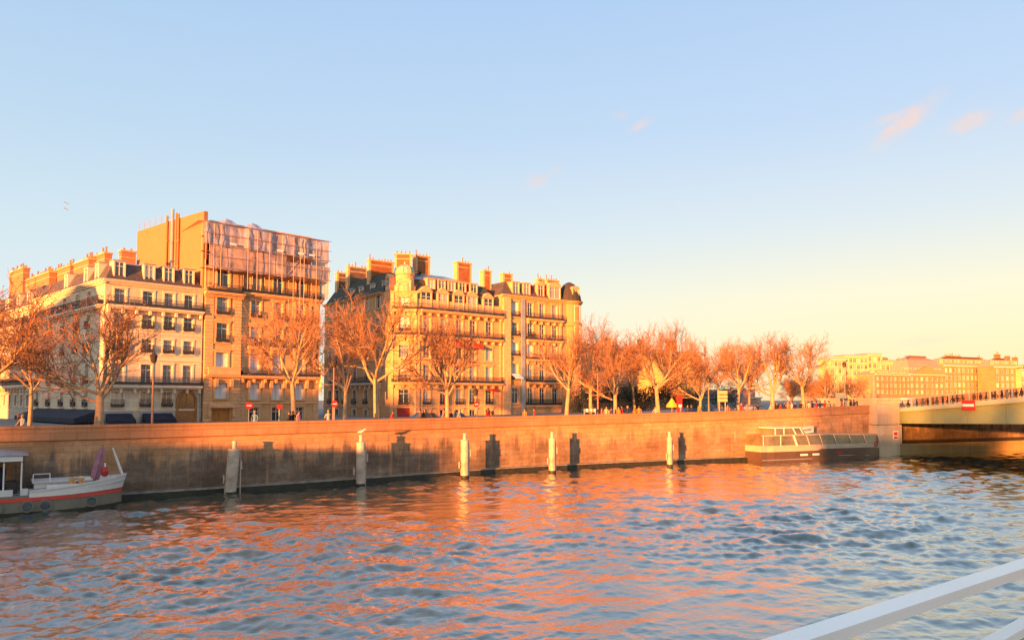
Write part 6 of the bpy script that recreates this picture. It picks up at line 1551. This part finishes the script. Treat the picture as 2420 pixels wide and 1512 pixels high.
# unseen boat, added left of and behind the camera, throws the low shade on the left part of the wall
RB = empty('shade_boat', tuple(OT(-47, -27)), 'unseen two deck white boat added behind the viewpoint to shade the quay wall', 'boat')
mb = MB(); mb.prism([tuple(OT(*k).xy) for k in ((-67, -33), (-36, -33), (-34, -27), (-36, -21), (-67, -21))], -.5, 2.2); mb.build('hull', M['hulld'], RB)
mb = MB(); mb.prism([tuple(OT(*k).xy) for k in ((-65, -31), (-38, -31), (-38, -23), (-65, -23))], 2.2, 7.4); mb.build('superstructure', M['hullw'], RB)
mb = MB()
for dz in (3.4, 5.3):
    for k in range(12): mb.box(OT(-64 + k*2.2 + 1, -22.97) + Z3*dz, (1.6, .04, 1.0), 0, (sp2, sd, Z3))
mb.build('window_band', M['glass'], RB)
# opposite bank with unseen trees added to cast partial shade
mb = MB(); mb.prism([tuple(OT(*k).xy) for k in ((-260, -420), (200, -420), (200, -140), (-260, -140))], -2, 4.0); structure(mb.build('opposite_bank', M['paving'], None))
for i in range(9):
    q = OT((-85, -78, -71, -60, -54.5, -49, -7, 0, 8)[i], -168 if i < 3 else -150); plant_tree(i, (q.x, q.y, 4), 20.5 if i < 3 else 17.5 if i < 6 else 21.5, 5.5, 'unseen tall bare tree added on the opposite bank to cast shade', 'shade trees added on the opposite bank', rz=i*1.7)
# =================================================================== light, sky, camera
ELEV = R(3.6)
TO = Vector((SUN_H.x*math.cos(ELEV), SUN_H.y*math.cos(ELEV), math.sin(ELEV)))
sun = bpy.data.lights.new('sun', 'SUN'); sun.energy = 5.0; sun.angle = R(.7); sun.color = (1.0, .33, .06)
so = bpy.data.objects.new('sun', sun); COL.objects.link(so); so.rotation_euler = (-TO).to_track_quat('-Z', 'Y').to_euler(); so.location = (0, -50, 80)
EXPO = 2.05; GAIN = 2 ** EXPO; STR = .1
w = bpy.data.worlds.new('World'); sc.world = w; w.use_nodes = True; nt = w.node_tree; bg = nt.nodes['Background']; bg.inputs[1].default_value = STR
sk = N(nt, 'ShaderNodeTexSky', sky_type='NISHITA'); sk.sun_disc = False; sk.sun_elevation = ELEV; sk.sun_rotation = math.atan2(SUN_H.x, SUN_H.y); sk.air_density = 1.0; sk.dust_density = .6
tc = N(nt, 'ShaderNodeTexCoord'); sp = N(nt, 'ShaderNodeSeparateXYZ'); nt.links.new(tc.outputs['Generated'], sp.inputs[0])
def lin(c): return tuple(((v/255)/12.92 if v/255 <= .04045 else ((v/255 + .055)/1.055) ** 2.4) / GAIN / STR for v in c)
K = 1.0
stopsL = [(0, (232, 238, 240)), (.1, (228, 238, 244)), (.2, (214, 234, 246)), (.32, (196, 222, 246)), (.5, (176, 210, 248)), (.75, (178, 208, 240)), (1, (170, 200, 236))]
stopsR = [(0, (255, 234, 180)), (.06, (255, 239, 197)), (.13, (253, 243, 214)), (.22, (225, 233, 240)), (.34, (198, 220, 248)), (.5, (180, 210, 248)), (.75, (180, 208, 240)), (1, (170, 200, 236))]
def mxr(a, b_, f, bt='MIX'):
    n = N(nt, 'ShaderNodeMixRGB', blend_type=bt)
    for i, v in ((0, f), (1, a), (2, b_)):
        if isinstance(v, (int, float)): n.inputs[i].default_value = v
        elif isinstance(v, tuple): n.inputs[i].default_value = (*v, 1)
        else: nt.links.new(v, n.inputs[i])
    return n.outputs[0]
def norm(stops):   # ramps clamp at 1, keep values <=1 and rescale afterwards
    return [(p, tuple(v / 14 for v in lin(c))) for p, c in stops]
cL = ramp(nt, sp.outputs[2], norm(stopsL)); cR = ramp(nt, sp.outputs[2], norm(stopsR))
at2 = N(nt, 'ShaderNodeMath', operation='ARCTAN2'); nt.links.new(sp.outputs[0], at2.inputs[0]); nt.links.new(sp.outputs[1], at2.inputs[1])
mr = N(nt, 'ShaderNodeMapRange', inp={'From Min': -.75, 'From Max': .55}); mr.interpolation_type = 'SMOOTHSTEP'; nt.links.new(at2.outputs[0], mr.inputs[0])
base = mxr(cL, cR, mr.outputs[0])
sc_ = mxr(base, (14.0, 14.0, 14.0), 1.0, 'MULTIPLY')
# little pink clouds
def mathn(op, a, b_):
    n = N(nt, 'ShaderNodeMath', operation=op)
    for i, v in ((0, a), (1, b_)):
        if v is None: continue
        if isinstance(v, (int, float)): n.inputs[i].default_value = v
        else: nt.links.new(v, n.inputs[i])
    return n.outputs[0]
cn = N(nt, 'ShaderNodeTexNoise', inp={'Scale': 38, 'Detail': 5, 'Roughness': .6}); nt.links.new(tc.outputs['Generated'], cn.inputs['Vector'])
mask = None
for x, y, rx, ry, tilt, amt in ((2140, 290, 52, 15, .62, 1.0), (2125, 272, 40, 8, .2, .6), (2290, 289, 30, 13, .35, .75), (2412, 276, 18, 10, .3, .6), (1265, 430, 26, 14, .25, .75), (1310, 402, 22, 9, .4, .3), (1515, 295, 22, 9, .5, .6), (1465, 272, 18, 10, .2, .4), (2190, 803, 45, 8, .1, .35)):
    d = ray(x, y).normalized(); rt = Vector((d.y, -d.x, 0)).normalized(); up = rt.cross(d).normalized(); up = up if up.z > 0 else -up
    ct, st_ = math.cos(tilt), math.sin(tilt); e1 = (rt*ct + up*st_)*(F_PX/rx)*d.dot(Vector((0,1,0))); e2 = (up*ct - rt*st_)*(F_PX/ry)*d.dot(Vector((0,1,0)))
    def dotn(v):
        s_ = N(nt, 'ShaderNodeVectorMath', operation='SUBTRACT'); nt.links.new(tc.outputs['Generated'], s_.inputs[0]); s_.inputs[1].default_value = d
        n = N(nt, 'ShaderNodeVectorMath', operation='DOT_PRODUCT'); nt.links.new(s_.outputs[0], n.inputs[0]); n.inputs[1].default_value = v; return n.outputs['Value']
    a, b_ = dotn(e1), dotn(e2); r2 = mathn('ADD', mathn('MULTIPLY', a, a), mathn('MULTIPLY', b_, b_))
    r2 = mathn('ADD', r2, mathn('MULTIPLY', mathn('SUBTRACT', cn.outputs[0], .5), 4.5))
    g = mathn('MULTIPLY', mathn('POWER', 2.718, mathn('MULTIPLY', r2, -1.3)), amt); g = mathn('MINIMUM', g, amt)
    near = mathn('LESS_THAN', mathn('ADD', mathn('MULTIPLY', a, a), mathn('MULTIPLY', b_, b_)), 14.0); g = mathn('MULTIPLY', g, near)
    mask = g if mask is None else mathn('MAXIMUM', mask, g)
cl_ = mxr(sc_, lin((250, 218, 208)), mathn('MULTIPLY', mask, .85))
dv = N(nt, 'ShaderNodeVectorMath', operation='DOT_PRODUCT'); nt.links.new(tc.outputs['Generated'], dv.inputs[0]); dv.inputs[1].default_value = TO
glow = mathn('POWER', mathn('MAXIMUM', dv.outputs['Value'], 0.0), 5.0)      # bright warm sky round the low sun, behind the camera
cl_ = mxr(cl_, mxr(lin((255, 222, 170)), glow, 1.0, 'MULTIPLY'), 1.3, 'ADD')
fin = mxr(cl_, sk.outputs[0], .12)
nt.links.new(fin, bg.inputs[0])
cam = bpy.data.cameras.new('camera'); co = bpy.data.objects.new('camera', cam); COL.objects.link(co); sc.camera = co
co.location = (0, 0, EYE); co.rotation_euler = (R(90) + PITCH, 0, 0); cam.sensor_width = 36; cam.sensor_fit = 'HORIZONTAL'; cam.lens = 36*F_PX/2420; cam.shift_y = (PPY - 756)/2420; cam.clip_start = .1; cam.clip_end = 6000
sc.view_settings.view_transform = 'Standard'; sc.view_settings.look = 'None'; sc.view_settings.exposure = EXPO; sc.view_settings.gamma = 1
sc.render.engine = 'CYCLES'; sc.cycles.max_bounces = 6; sc.cycles.transparent_max_bounces = 8; sc.cycles.caustics_reflective = False; sc.cycles.caustics_refractive = False
sc.cycles.use_denoising = True; sc.cycles.sample_clamp_indirect = 4
if __name__ == '__main__' and False: pass
